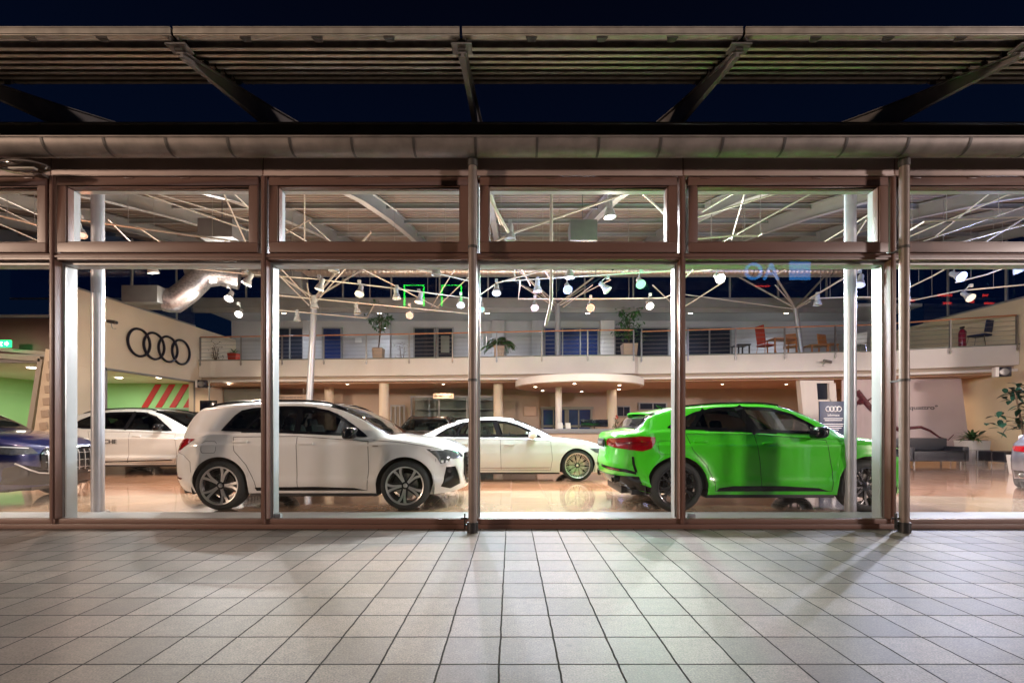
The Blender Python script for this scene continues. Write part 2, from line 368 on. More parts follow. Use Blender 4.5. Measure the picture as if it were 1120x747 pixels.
class Shape:
    def __init__(s, sp):
        s.sp = sp; s.L = sp['L']; s.W = sp['W']
        s.top = smooth_curve(sp['top']); s.belt = smooth_curve(sp['belt']); s.sill = smooth_curve(sp['sill'])
        s.insf = smooth_curve(sp['insf']); s.insr = smooth_curve(sp['insr']); s.wz = smooth_curve(sp['wz'])
        s.nf, s.nr, s.me = sp.get('nf', 9), sp.get('nr', 13), sp.get('me', 2.6)
        s.flr = sp.get('flare', 0.02); s.arch = sp['arch']; s.tum = sp.get('tum', 0.34)
        st = []; n = 180
        for i in range(n+1): st.append(-0.9+1.8*i/n)
        for (cx, cz, cr) in s.arch:
            for sg in (-1, 1):
                for e in (-0.0015, 0.0015): st.append(2*(cx+sg*(cr+e))/s.L-1)
        st = sorted(st); st = [v for i, v in enumerate(st) if i == 0 or v-st[i-1] > 1e-4]
        q9 = s.q(0.9); f = []
        for k in range(1, 19):
            t = (k/18.0)
            qq = q9*math.cos(t*PI/2) if k < 18 else 0.0
            f.append(((1-max(0, qq)**s.me)**(1/s.nf), qq))
        q9r = s.q(-0.9); b = []
        for k in range(1, 19):
            qq = q9r*math.cos(k/18.0*PI/2) if k < 18 else 0.0
            b.append((-(1-max(0, qq)**s.me)**(1/s.nr), qq))
        s.st = b[::-1]+[(v, s.q(v)) for v in st]+f
        s.tab = []
        L2, W2 = s.L/2, s.W/2
        mid = [(L2*(1+v[0]), v) for v in s.st if abs(v[0]) <= 0.9000001]
        a, pv = mid[-1]; s.tab = list(mid)
        for v in f:
            a += math.hypot((v[0]-pv[0])*L2, (v[1]-pv[1])*W2); pv = v; s.tab.append((a, v))
        s.amax = a; a, pv = mid[0]
        for v in b:
            a -= math.hypot((v[0]-pv[0])*L2, (v[1]-pv[1])*W2); pv = v; s.tab.insert(0, (a, v))
        s.amin = a
    def q(s, v):
        n = s.nf if v > 0 else s.nr
        return max(0.0, 1-abs(v)**n)**(1/s.me)
    def X(s, v, z):
        x = s.L/2*(1+v)
        return x-sstep(0.5, 1, v)*s.insf(z) if v > 0 else x+sstep(0.5, 1, -v)*s.insr(z)
    def Y(s, v, z, q):
        x = s.L/2*(1+v); fl = 0
        for (cx, cz, cr) in s.arch:
            d = math.hypot(x-cx, z-cz)-cr
            fl = max(fl, s.flr*math.exp(-(max(0, d)/0.10)**2))
        return q*(s.W/2*s.wz(z)+fl)
    def low(s, v):
        x = s.L/2*(1+v); z = s.sill(x)
        for (cx, cz, cr) in s.arch:
            if abs(x-cx) < cr: z = max(z, cz+math.sqrt(cr*cr-(x-cx)**2))
        return z
    def sec(s, v, q):
        xn = s.L/2*(1+v); zb = s.belt(xn); x = s.X(v, zb); yb = s.Y(v, zb, q)
        H = max(0.0, s.top(x)-zb)*sstep(0, 0.035, 1-abs(v))
        c = sstep(0.10, 0.30, H)
        y1 = yb-0.03*q; y2 = y1-s.tum*H*min(1, q*1.2); y3 = y2-0.13*min(1, q*1.2)
        k = [(y1, zb+min(0.02, H*0.3)), (y2, zb+0.84*H), (max(y3, 0.3*yb), zb+0.965*H)]
        h = [(yb-0.03*q, zb+0.28*H), (yb*0.86, zb+0.68*H), (yb*0.6, zb+0.90*H)]
        p = [(lerp(a[0], b[0], c), lerp(a[1], b[1], c)) for a, b in zip(h, k)]
        out = [(yb, zb), p[0]]
        for i in range(1, 9): out.append((lerp(p[0][0], p[1][0], i/8), lerp(p[0][1], p[1][1], i/8)))
        cy, cz = lerp(p[1][0], p[2][0], 0.30), lerp(p[1][1], p[2][1], 0.80)
        for i in range(1, 5):
            t = i/4; out.append(((1-t)**2*p[1][0]+2*t*(1-t)*cy+t*t*p[2][0], (1-t)**2*p[1][1]+2*t*(1-t)*cz+t*t*p[2][1]))
        zt = zb+H
        for i in range(1, 7):
            y = p[2][0]*(1-i/6); out.append((y, p[2][1]+(zt-p[2][1])*(1-(y/p[2][0])**2 if p[2][0] > 1e-6 else 1)))
        return x, out
    def sx(s, x):
        lo, hi = -1.0, 1.0
        for _ in range(40):
            m = (lo+hi)/2
            if s.X(m, s.belt(s.L/2*(1+m))) < x: lo = m
            else: hi = m
        return (lo+hi)/2
    def house(s, side):
        def fn(x, z):
            v = s.sx(x); xx, rows = s.sec(v, s.q(v))
            y = rows[0][0]
            for (y0, z0), (y1, z1) in zip(rows, rows[1:13]):
                if z0 <= z <= z1 and z1 > z0: y = lerp(y0, y1, (z-z0)/(z1-z0)); break
            else: y = rows[12][0] if z > rows[12][1] else rows[0][0]
            return Vector((x, side*y, z))
        return fn
    def body(s, side):
        def fn(a, z):
            sd = side
            if a > s.amax: a = 2*s.amax-a; sd = -side
            if a < s.amin: a = 2*s.amin-a; sd = -side
            T = s.tab
            lo, hi = 0, len(T)-1
            while hi-lo > 1:
                m = (lo+hi)//2
                if T[m][0] <= a: lo = m
                else: hi = m
            t = max(0, min(1, (a-T[lo][0])/(T[hi][0]-T[lo][0]+1e-12)))
            v = lerp(T[lo][1][0], T[hi][1][0], t); q = lerp(T[lo][1][1], T[hi][1][1], t)
            return Vector((s.X(v, z), sd*s.Y(v, z, q), z))
        return fn
def nrm(fn, u, v, cen):
    e = 0.008
    p = fn(u, v); n = (fn(u+e, v)-fn(u-e, v)).cross(fn(u, v+e)-fn(u, v-e))
    if n.length < 1e-12: n = p-cen
    n.normalize()
    if n.dot(Vector((p.x-cen.x, p.y-cen.y, 0))) < 0: n = -n
    return p, n
def patch(mb, fn, poly, off, cen, du=0.03, nv=5, depth=0.012):
    us = sorted(set([p[0] for p in poly])); u0, u1 = us[0], us[-1]
    k = max(2, int((u1-u0)/du)); g = sorted(set([round(u0+(u1-u0)*i/k, 5) for i in range(k+1)]+[round(u, 5) for u in us]))
    g = [g[0]+1e-4]+[u for u in g[1:-1]]+[g[-1]-1e-4]
    cols = []
    for u in g:
        sp = zspan(u, poly)
        if sp: cols.append((u, sp[0], sp[1]))
    vs = []; n = nv+1
    for u, a, b in cols:
        for j in range(n):
            p, m = nrm(fn, u, lerp(a, b, j/nv), cen); vs.append(p+m*off)
    base = len(vs)
    for u, a, b in cols:
        for j in range(n):
            p, m = nrm(fn, u, lerp(a, b, j/nv), cen); vs.append(p+m*(off-depth))
    fs = []; K = len(cols)
    for i in range(K-1):
        for j in range(nv):
            fs.append((i*n+j, (i+1)*n+j, (i+1)*n+j+1, i*n+j+1))
        for j, q in ((0, 1), (nv, -1)):
            fs.append((i*n+j, (i+1)*n+j, base+(i+1)*n+j, base+i*n+j))
    for i in (0, K-1):
        for j in range(nv): fs.append((i*n+j, i*n+j+1, base+i*n+j+1, base+i*n+j))
    mb.add(vs, fs, True)
def strip(mb, fn, line, w, off, cen, closed=False, du=0.04, inset=0.0, depth=0.006):
    pts = []
    L = list(line)+([line[0]] if closed else [])
    for (a, b), (c, d) in zip(L, L[1:]):
        k = max(1, int(math.hypot(c-a, d-b)/du))
        for i in range(k): pts.append((lerp(a, c, i/k), lerp(b, d, i/k)))
    if not closed: pts.append(L[-1])
    n = len(pts); vs = []
    for i, (a, b) in enumerate(pts):
        if closed: p0, p1 = pts[i-1], pts[(i+1) % n]
        else: p0, p1 = pts[max(0, i-1)], pts[min(n-1, i+1)]
        tx, tz = p1[0]-p0[0], p1[1]-p0[1]; l = math.hypot(tx, tz) or 1; nx, nz = -tz/l, tx/l
        for k in (-0.5, 0.5):
            u, v = a+nx*(k*w+inset), b+nz*(k*w+inset)
            p, m = nrm(fn, u, v, cen); vs.append(p+m*off); vs.append(p+m*(off-depth))
    fs = []; m = n if closed else n-1
    for i in range(m):
        A, B = i*4, ((i+1) % n)*4
        fs += [(A, B, B+2, A+2), (A, A+1, B+1, B), (A+2, B+2, B+3, A+3)]
    mb.add(vs, fs, True)

def bbox_mesh(x0, x1, y0, y1, z0, z1): 
    m = MB(); m.box(x0, x1, y0, y1, z0, z1); return m

def make_wheel(parent, loc, side, r, rr, style, wdt=0.235):
    h = wdt/2
    t = MB()
    t.lathe([(rr-0.01, -h+.015), (rr+0.006, -h), (rr+0.03, -h-.004), (r-0.035, -h+.002), (r-0.010, -h+.022), (r, -h+.045), (r, -.02), (r-.006, -.015), (r-.006, -.008), (r, -.003), (r, h-.045), (r-0.010, h-.022), (r-0.035, h-.002), (rr+0.01, h), (rr-.01, h-.015)], 56, axis='y')
    # the wheel part itself is the brake disc and hub, the tyre and the rim are its pieces
    d = MB(); d.lathe([(0.02, -.02), (0.17, -.02), (0.17, .012), (0.02, .012)], 40, axis='y')
    d.lathe([(0.0, -.05), (0.065, -.05), (0.07, -.02)], 20, axis='y')
    w = d.build('wheel', 'disc', parent); w.location = loc; w.rotation_euler = (0, random.uniform(0, 1.2) if style != 'black' else .2, 0 if side < 0 else PI)
    t.build('tyre', 'rubber', w, sharp=50)
    rim = MB(); rim.cur = 1
    rim.lathe([(rr-0.008, -h+.018), (rr-.03, -h+.04), (rr-.036, h-.03), (rr-.01, h-.01)], 56, axis='y')
    rim.cur = 0 if style in ('turbine', 'multi') else 1
    rim.lathe([(rr+.008, -h-.001), (rr+.004, -h-.008), (rr-.010, -h-.002), (rr-.018, -h+.02), (rr-.008, -h+.03)], 56, axis='y')
    ro = rr-.014
    def blade(th, a0, r0, w0, a1, r1, w1, mi, h0, h1, thk, bend=0):
        rim.cur = mi
        pts = []
        K = 5
        L_, R_ = [], []
        for i in range(K+1):
            t_ = i/K; rad = lerp(r0, r1, t_); an = th+lerp(a0, a1, t_)+bend*math.sin(PI*t_); ww = lerp(w0, w1, t_)
            ht = lerp(h0, h1, t_**1.3)
            c, s_ = math.cos(an), math.sin(an)
            L_.append((rad*c-ww/2*s_, rad*s_+ww/2*c, ht)); R_.append((rad*c+ww/2*s_, rad*s_-ww/2*c, ht))
        vs = [(x, z_, y) for (x, y, z_) in L_+R_]; n = K+1
        vs += [(a, b+thk, c) for (a, b, c) in vs]
        fs = []
        for i in range(K):
            fs += [(i, i+1, n+i+1, n+i), (2*n+i, 2*n+n+i, 2*n+n+i+1, 2*n+i+1), (i, 2*n+i, 2*n+i+1, i+1), (n+i, n+i+1, 3*n+i+1, 3*n+i)]
        fs += [(0, n, 3*n, 2*n), (n-1, 3*n-1, 4*n-1, 2*n-1)]
        rim.add(vs, fs)
    if style == 'turbine':
        for k in range(5):
            th = k*2*PI/5
            blade(th, 0, .03, .085, 0, ro, .13, 1, -.075, -h+.014, .03)
            for sg in (-1, 1):
                blade(th, sg*.16, .055, .020, sg*.20, ro, .040, 0, -.084, -h+.004, .012, bend=-.07*sg+.03)
    elif style == 'multi':
        for k in range(10):
            th = k*2*PI/10
            blade(th, 0, .03, .03, 0, ro*.5, .03, 1, -.07, -.085, .03)
            for sg in (-1, 1):
                blade(th, sg*.02, .05, .014, sg*.25, ro, .011, 0, -.08, -h+.006, .018)
                blade(th, sg*.02, ro*.45, .010, sg*.09, ro, .011, 0, -.09, -h+.006, .018)
    else:
        for k in range(5):
            th = k*2*PI/5
            for sg in (-1, 1):
                blade(th, sg*.22, .045, .030, sg*.16, ro, .036, 1, -.075, -h+.008, .03, bend=.06*sg)
                blade(th, sg*.22, ro*.6, .018, sg*.48, ro, .022, 1, -.085, -h+.010, .02)
    rim.cur = 0
    rim.lathe([(0, -.092), (.024, -.092), (.03, -.088), (.034, -.06)], 20, axis='y')
    rim.cur = 1
    rim.lathe([(.034, -.088), (.06, -.08), (.066, -.05)], 20, axis='y')
    rim.build('rim', ['rim_silver' if style != 'black' else 'rim_black', 'rim_black'], w, sharp=40)
    c = MB(); c.cbox((-.145, -.01, .02), (.07, .09, .20)); c.build('brake_caliper', 'black' if style != 'black' else 'gloss_black', w, bevel=.012)
    return w

def make_car(name, label, sp, paintm, loc, rz=0.0, group=None, interior=True, scale=1.0, wheels='turbine'):
    S = Shape(sp); L, W = S.L, S.W; cen = Vector((L/2, 0, 0.6))
    root = empty(name, loc, rz, label, sp.get('cat', 'car'), group); root.scale = (scale,)*3
    off = Vector((-L/2, 0, 0))
    def fin(o): o.location = o.location+off; return o
    wins = sp['windows']; doors = sp['doors']
    ws = sp['windscreen']; rg = sp['rearglass']
    NR = 30
    parts = {'body': MB()}
    for side in (-1, 1):
        for d in range(len(doors)): parts[('door', d, side)] = MB()
    lining = MB()
    glassf = MB(); glassr = MB()
    trims = []
    for side in (-1, 1):
        grid = []; tops = []
        for (v, q) in S.st:
            z0 = S.low(v); xn = L/2*(1+v); zb = S.belt(xn); z0 = min(z0, zb-0.02)
            col = []
            for j in range(NR+1):
                z = lerp(z0, zb, j/NR); col.append(Vector((S.X(v, z), side*S.Y(v, z, q), z)))
            x, rows = S.sec(v, q)
            tp = [Vector((x, side*y, z)) for (y, z) in rows]
            grid.append(col); tops.append(tp)
        K = len(S.st)
        def addf(mb, ps): mb.add(ps, [tuple(range(len(ps)))], True)
        for i in range(K-1):
            for j in range(NR):
                ps = [grid[i][j], grid[i+1][j], grid[i+1][j+1], grid[i][j+1]]
                c = sum(ps, Vector())/4; tgt = parts['body']
                if abs(S.st[i][0]) < 0.9:
                    for d, poly in enumerate(doors):
                        if inpoly(c.x, c.z, poly): tgt = parts[('door', d, side)]; break
                addf(tgt, ps)
            NT = len(tops[0])-1
            for j in range(NT):
                ps = [tops[i][j], tops[i+1][j], tops[i+1][j+1], tops[i][j+1]]
                c = sum(ps, Vector())/4; hole = False
                if j < 10:
                    hole = any(inpoly(c.x, c.z, w) for w in wins)
                if j >= 10:
                    if ws[0] <= c.x <= ws[1]: hole = True; g = 1
                    elif rg[0] <= c.x <= rg[1]: hole = True; g = 2
                if j >= 10 and hole:
                    mbg = glassf if g == 1 else glassr
                    rng = ws if g == 1 else rg
                    edge = j < 11 or c.x-rng[0] < 0.045 or rng[1]-c.x < 0.045
                    mbg.cur = 1 if edge else 0
                    mbg.add([p+Vector((0, 0, 0.004)) for p in ps], [(0, 1, 2, 3)], True)
                if not hole: addf(parts['body'], ps)
                if not hole and S.belt(c.x)+0.05 < c.z and j > 0:
                    ct = Vector((L/2, 0, 0.9))
                    addf(lining, [p+Vector((0, -side*0.022*(1 if abs(p.y) > .1 else 0), -0.022)) for p in ps])
    pb = parts['body']
    for p in parts.values(): p.cur = 0
    body = fin(pb.build('body', [paintm], root, sharp=50))
    for key, mb in parts.items():
        if key == 'body' or not mb.f: continue
        _, d, side = key
        mb.m = [0]*len(mb.f); mb.cur = 1
        strip(mb, S.body(side), doors[d], 0.007, 0.0012, cen, closed=True)
        o = fin(mb.build('door', [paintm, 'seam'], root, sharp=50))
        hx, hz = sp['handles'][d]
        h = MB(); fn = S.body(side)
        p = fn(hx, hz)
        h.cbox((p.x, p.y+side*0.022, p.z), (0.20, 0.022, 0.030)); h.cbox((p.x-.08, p.y+side*0.008, p.z), (0.03, 0.03, 0.026)); h.cbox((p.x+.08, p.y+side*0.008, p.z), (0.03, 0.03, 0.026))
        h.build('door_handle', paintm, o, bevel=0.006)
    fin(lining.build('cabin_lining', 'headliner', root)) if interior or True else None
    fin(glassf.build('windscreen', ['carglass', 'gloss_black'], root)); fin(glassr.build('rear_window', ['carglass_dark', 'gloss_black'], root))
    for side in (-1, 1):
        fn = S.house(side)
        for k, poly in enumerate(wins):
            mb = MB(); mb.cur = 0; patch(mb, fn, poly, 0.003, cen, du=0.05, nv=6, depth=0.004)
            mb.cur = 1
            strip(mb, fn, poly, 0.042, 0.008, cen, closed=True, inset=sp.get('wininset', -0.01))
            for pl in sp.get('pillars', []):
                if inpoly((pl[0][0]+pl[1][0])/2, (pl[0][1]+pl[1][1])/2, poly): strip(mb, fn, pl[:2], pl[2], 0.0085, cen)
            fin(mb.build('side_window', [sp['winmat'][0] if not isinstance(sp['winmat'], str) else sp['winmat'], 'gloss_black'], root, fix=True))
    for (nm, m, polys, mode, o_, both) in sp.get('decals', []):
        for side in ((-1, 1) if both else (-1,)):
            mb = MB(); fn = S.body(side) if mode == 'b' else S.house(side)
            for poly in polys: patch(mb, fn, poly, o_, cen, du=0.03, nv=4, depth=0.02)
            fin(mb.build(nm, m, root))
    for (nm, m, lines, w, o_, both) in sp.get('lines', []):
        for side in ((-1, 1) if both else (-1,)):
            mb = MB()
            for ln in lines: strip(mb, S.body(side), ln, w, o_, cen, depth=o_+.008)
            fin(mb.build(nm, m, root))
    # wheels, liners, underbody
    for (cx, cz, cr) in S.arch:
        for side in (-1, 1):
            wy = side*(W/2+sp.get('track', 0.0)-0.135)
            w = make_wheel(root, (cx, wy, sp['rt']), side, sp['rt'], sp['rr'], wheels); fin(w)
            wl = MB(); n = 24; yo, yi = side*(W/2*0.93), side*(W/2-0.42)
            vs = []
            for i in range(n+1):
                a = PI*i/n*1.2-0.1*PI
                r_ = cr+0.006
                for y in (yo+side*.03, yo, yi): vs.append((cx+r_*math.cos(a)*(1 if y != yo+side*.03 else 1.0), y, max(.2, cz+r_*math.sin(a))))
            fs = []
            for i in range(n):
                for j in range(2): fs.append((i*3+j, i*3+3+j, i*3+4+j, i*3+1+j))
            vs.append((cx, yi, cz)); fs += [(i*3+2, i*3+5, len(vs)-1) for i in range(n)]
            wl.add(vs, fs, True); fin(wl.build('wheel_liner', 'well', root))
    ub = MB(); xa, xb = S.arch[0][0], S.arch[1][0]; ra = S.arch[0][2]
    ub.box(xa+ra, xb-ra, -W/2+.06, W/2-.06, sp['zu'], sp['zu']+.09); ub.box(.22, L-.25, -W/2+.44, W/2-.44, sp['zu']+.01, .36)
    ub.box(.3, xa-ra, -W/2+.16, W/2-.16, sp['zu']+.03, .30); ub.box(xb+ra, L-.35, -W/2+.2, W/2-.2, sp['zu']+.02, .28)
    fin(ub.build('underbody', 'black', root, bevel=.01))
    # mirrors
    mx, mz = sp['mirror']; mm = sp.get('mirrormat', 'gloss_black')
    for side in (-1, 1):
        p = S.house(side)(mx, mz-0.06); mb = MB(); yc = p.y+side*0.14
        n, k = 20, 12; vs = []; fs = []
        for i in range(k+1):
            ph = -PI/2+PI*i/k
            for j in range(n):
                t = 2*PI*j/n; c, s_ = math.cos(ph), math.sin(ph)
                sg = lambda v, e: math.copysign(abs(v)**e, v)
                vs.append((mx+0.02+0.095*sg(c, .6)*sg(math.cos(t), .7)+.02*s_, yc+side*.0+0.125*sg(c, .6)*sg(math.sin(t), .7), mz-.015+0.085*sg(s_, .7)))
        for i in range(k):
            for j in range(n): fs.append((i*n+j, i*n+(j+1) % n, (i+1)*n+(j+1) % n, (i+1)*n+j))
        mb.add(vs, fs, True); mb.cur = 1
        mb.tube([(mx+.02, p.y-side*.02, mz-.06), (mx+.02, p.y+side*.07, mz-.05), (mx+.02, yc, mz-.03)], .022, 8)
        fin(mb.build('wing_mirror', [mm, 'gloss_black'], root, sharp=60))
    if sp.get('rails'):
        x0, x1 = sp['rails']
        for side in (-1, 1):
            mb = MB(); pts = []
            for i in range(15):
                x = lerp(x0, x1, i/14); v = S.sx(x); _, rw = S.sec(v, S.q(v))
                lift = 0.038*min(1, min(i, 14-i)/1.5)
                pts.append((x, side*(rw[11][0]-.01), rw[11][1]+lift+.004))
            mb.tube(pts, 0.016, 8); fin(mb.build('roof_rail', sp.get('railmat', 'gloss_black'), root))
    cb = MB(); c0, c1 = sp['cabinx']
    cb.box(c0, c1, -W/2+.12, W/2-.12, .32, .62); cb.box(c1-.42, c1+.1, -W/2+.16, W/2-.16, .6, sp['dashz'])
    cb.box(c0-.3, c0+.35, -W/2+.2, W/2-.2, .4, sp['dashz']-.12)
    fin(cb.build('cabin_tub', 'cabin', root, bevel=.03))
    fx, rx, sh = sp['seats']
    for (x, ys) in ((fx, (-.37, .37)), (rx, (-.36, .36))):
        for y in ys:
            sb = MB(); m = Matrix.Rotation(R(-14), 3, 'Y')
            sb.cbox((x+.22, y, .66), (.52, .5, .16)); sb.cbox((x-.06, y, .93*sh+.02), (.14, .48, .58), m); sb.cbox((x-.16, y, 1.27*sh), (.09, .26, .17), m)
            fin(sb.build('seat', 'seatcloth', root, bevel=.05, seg=3))
    stw = MB(); pts = []
    for i in range(25):
        t = 2*PI*i/24; pts.append(Vector((0, .185*math.cos(t), .185*math.sin(t))))
    mt = Matrix.Rotation(R(-24), 3, 'Y')
    stw.tube([mt @ p+Vector((fx+.52, .37, 1.0*sh)) for p in pts], .014, 6, caps=False); stw.cbox((fx+.54, .37, 1.0*sh), (.05, .33, .06), mt)
    fin(stw.build('steering_wheel', 'black', root))
    extra = sp.get('extra')
    if extra: extra(root, S, fin, cen)
    return root

def rings(parent, m, r, pos, axis='x', t=0.12, face=1):
    mb = MB()
    for k in range(4):
        c = (k-1.5)*r*1.55
        pts = []
        for i in range(29):
            a = 2*PI*i/28
            u, v = c+r*math.cos(a), r*math.sin(a)
            pts.append(Vector((0, u, v)) if axis == 'x' else Vector((u, 0, v)))
        mb.tube([p+Vector(pos) for p in pts], r*t, 8, caps=False)
    return mb.build('ring_emblem', m, parent)

WZ = [(.15, .90), (.22, .94), (.32, .965), (.40, .988), (.44, .990), (.50, .980), (.62, .984), (.80, .992), (.90, .999), (.945, 1.0), (.975, .986), (1.05, .965), (1.2, .93)]
def grille_extra(z0, z1, w, kind):
    def ex(root, S, fin, cen):
        fn = S.body(-1); am = S.amax
        mb = MB(); patch(mb, fn, [(am-w, z0+.14), (am-w*.72, z0), (am+w*.72, z0), (am+w, z0+.14), (am+w, z1-.08), (am+w*.86, z1), (am-w*.86, z1), (am-w, z1-.08)], .006, cen, nv=6, depth=.03)
        g = fin(mb.build('grille', 'gloss_black', root))
        b = MB()
        k = 9 if kind == 'v' else 6
        if kind == 'v':
            for i in range(9):
                a = am-w*.86+2*w*.86*i/8; strip(b, fn, [(a, z0+.06), (a, z1-.03)], .018, .022, cen, depth=.02)
            for i in range(3):
                z = lerp(z0+.1, z1-.08, i/2); strip(b, fn, [(am-w*.93, z), (am+w*.93, z)], .010, .018, cen, depth=.015)
        else:
            for i in range(7):
                z = lerp(z0+.05, z1-.04, i/6); strip(b, fn, [(am-w*.9, z), (am+w*.9, z)], .016, .018, cen, depth=.02)
            for i in range(11):
                a = am-w*.85+2*w*.85*i/10; strip(b, fn, [(a, z0+.06), (a, z1-.03)], .008, .014, cen, depth=.015)
        b.build('grille_bars', 'rim_black' if kind != 'v' else 'steel', g)
        fr = MB(); strip(fr, fn, [(am-w, z0+.14), (am-w*.72, z0), (am+w*.72, z0), (am+w, z0+.14), (am+w, z1-.08), (am+w*.86, z1), (am-w*.86, z1), (am-w, z1-.08)], .020, .022, cen, closed=True, depth=.02)
        fr.build('grille_surround', 'gloss_black', g)
        r_ = rings(g, 'chrome', .058, (S.L-S.insf(z1)+.015, 0, z1-.10)); 
    return ex

SUV_S = dict(cat='car', L=4.48, W=1.86, wz=WZ, flare=.022, nf=8, nr=11, me=2.6, tum=.36,
  top=[(0, .93), (.06, 1.02), (.18, 1.16), (.30, 1.34), (.40, 1.47), (.47, 1.515), (.9, 1.565), (1.5, 1.60), (1.9, 1.60), (2.3, 1.575), (2.55, 1.52), (2.9, 1.36), (3.15, 1.21), (3.38, 1.095), (3.66, 1.06), (3.95, 1.02), (4.2, .945), (4.33, .87), (4.48, .80)],
  belt=[(0, .92), (.3, 1.02), (.8, 1.10), (1.5, 1.10), (2.2, 1.08), (3.0, 1.03), (3.5, .995), (3.9, .95), (4.2, .88), (4.4, .80), (4.48, .77)],
  sill=[(0, .30), (.2, .27), (.5, .25), (1.3, .25), (3.2, .25), (4.0, .23), (4.25, .235), (4.48, .28)],
  insf=[(.2, .14), (.3, .05), (.45, .01), (.6, 0), (.74, .01), (.82, .05), (.9, .14), (1.0, .24)],
  insr=[(.2, .14), (.32, .07), (.5, .01), (.64, 0), (.8, .02), (.95, .07), (1.1, .15)],
  arch=[(.91, .36, .415), (3.58, .36, .415)], rt=.36, rr=.270, zu=.20,
  windows=[[(.90, 1.155), (1.04, 1.37), (1.12, 1.44), (1.28, 1.478), (1.74, 1.505), (2.15, 1.49), (2.40, 1.445), (2.60, 1.355), (2.82, 1.215), (3.02, 1.07), (2.2, 1.105)]],
  pillars=[((1.24, 1.16), (1.50, 1.48), .03), ((2.0, 1.10), (1.98, 1.5), .085), ((2.83, 1.05), (2.78, 1.23), .02)], winmat='carglass_dark', wininset=-.012,
  windscreen=(2.42, 3.36), rearglass=(.14, .38),
  doors=[[(1.10, 1.06), (1.13, .86), (1.30, .66), (1.42, .42), (1.44, .295), (2.03, .295), (2.02, 1.07)], [(2.02, 1.07), (2.03, .295), (3.03, .295), (3.06, .6), (3.05, 1.0)]],
  handles=[(1.22, .99), (2.17, .965)], mirror=(2.80, 1.13),
  decals=[('headlight', 'clearlens', [[(3.95, .885), (4.22, .875), (4.46, .84), (4.50, .765), (4.24, .73), (4.16, .68), (4.08, .67), (4.04, .755)]], 'b', .006, True),
          ('light_guide', 'drl', [[(4.10, .725), (4.13, .72), (4.12, .675), (4.09, .69)], [(4.16, .72), (4.19, .715), (4.18, .68), (4.15, .68)], [(4.22, .745), (4.25, .74), (4.235, .70), (4.205, .705)], [(4.0, .875), (4.2, .868), (4.2, .858), (4.01, .865)]], 'b', .012, True),
          ('fog_vent', 'gloss_black', [[(4.16, .62), (4.29, .625), (4.42, .36), (4.25, .30), (4.11, .34)]], 'b', .006, True),
          ('tail_light', 'redlens', [[(.46, 1.03), (.28, 1.035), (.10, 1.00), (-.12, .97), (-.2, .90), (-.04, .86), (.14, .84), (.26, .87), (.38, .955)]], 'b', .008, True),
          ('rear_reflector', 'reddark', [[(.32, .46), (.0, .50), (.0, .475), (.28, .44)]], 'b', .008, True),
          ('rear_bumper_trim', 'gloss_black', [[(-.02, .80), (.10, .78), (.04, .62), (.02, .46), (.14, .31), (.30, .255), (.1, .29), (-.08, .32), (-.10, .62)]], 'b', .005, True),
          ('sill_trim', 'gloss_black', [[(1.42, .335), (2.3, .345), (2.85, .325), (3.02, .295), (1.44, .290)]], 'b', .010, True),
          ('fuel_flap', None, [], 'b', 0, False)],
  lines=[('bumper_blade', 'rim_silver', [[(4.10, .635), (4.29, .635), (4.43, .36)]], .018, .014, True), ('fuel_flap', 'seam', [[(.62, .97), (.63, .86), (.66, .83), (.84, .83), (.86, .86), (.86, .97), (.82, 1.0), (.66, 1.0), (.62, .97)]], .005, .0015, False), ('fender_badge', 'disc', [[(3.12, .93), (3.20, .93)]], .02, .004, True), ('bonnet_gap', 'seam', [[(3.12, 1.015), (3.5, .985), (3.9, .935), (4.2, .885)]], .006, .0015, True), ('bumper_gap', 'seam', [[(4.02, .70), (4.02, .745)], [(.18, .84), (.34, .80), (.47, .70), (.49, .55)]], .005, .0015, True)],
  rails=(.55, 2.65), cabinx=(.75, 3.1), dashz=1.0, seats=(1.85, 1.02, 1.0), extra=grille_extra(.36, .80, .56, 'h'), track=.012)
SUV_S['decals'] = [d for d in SUV_S['decals'] if d[1]]

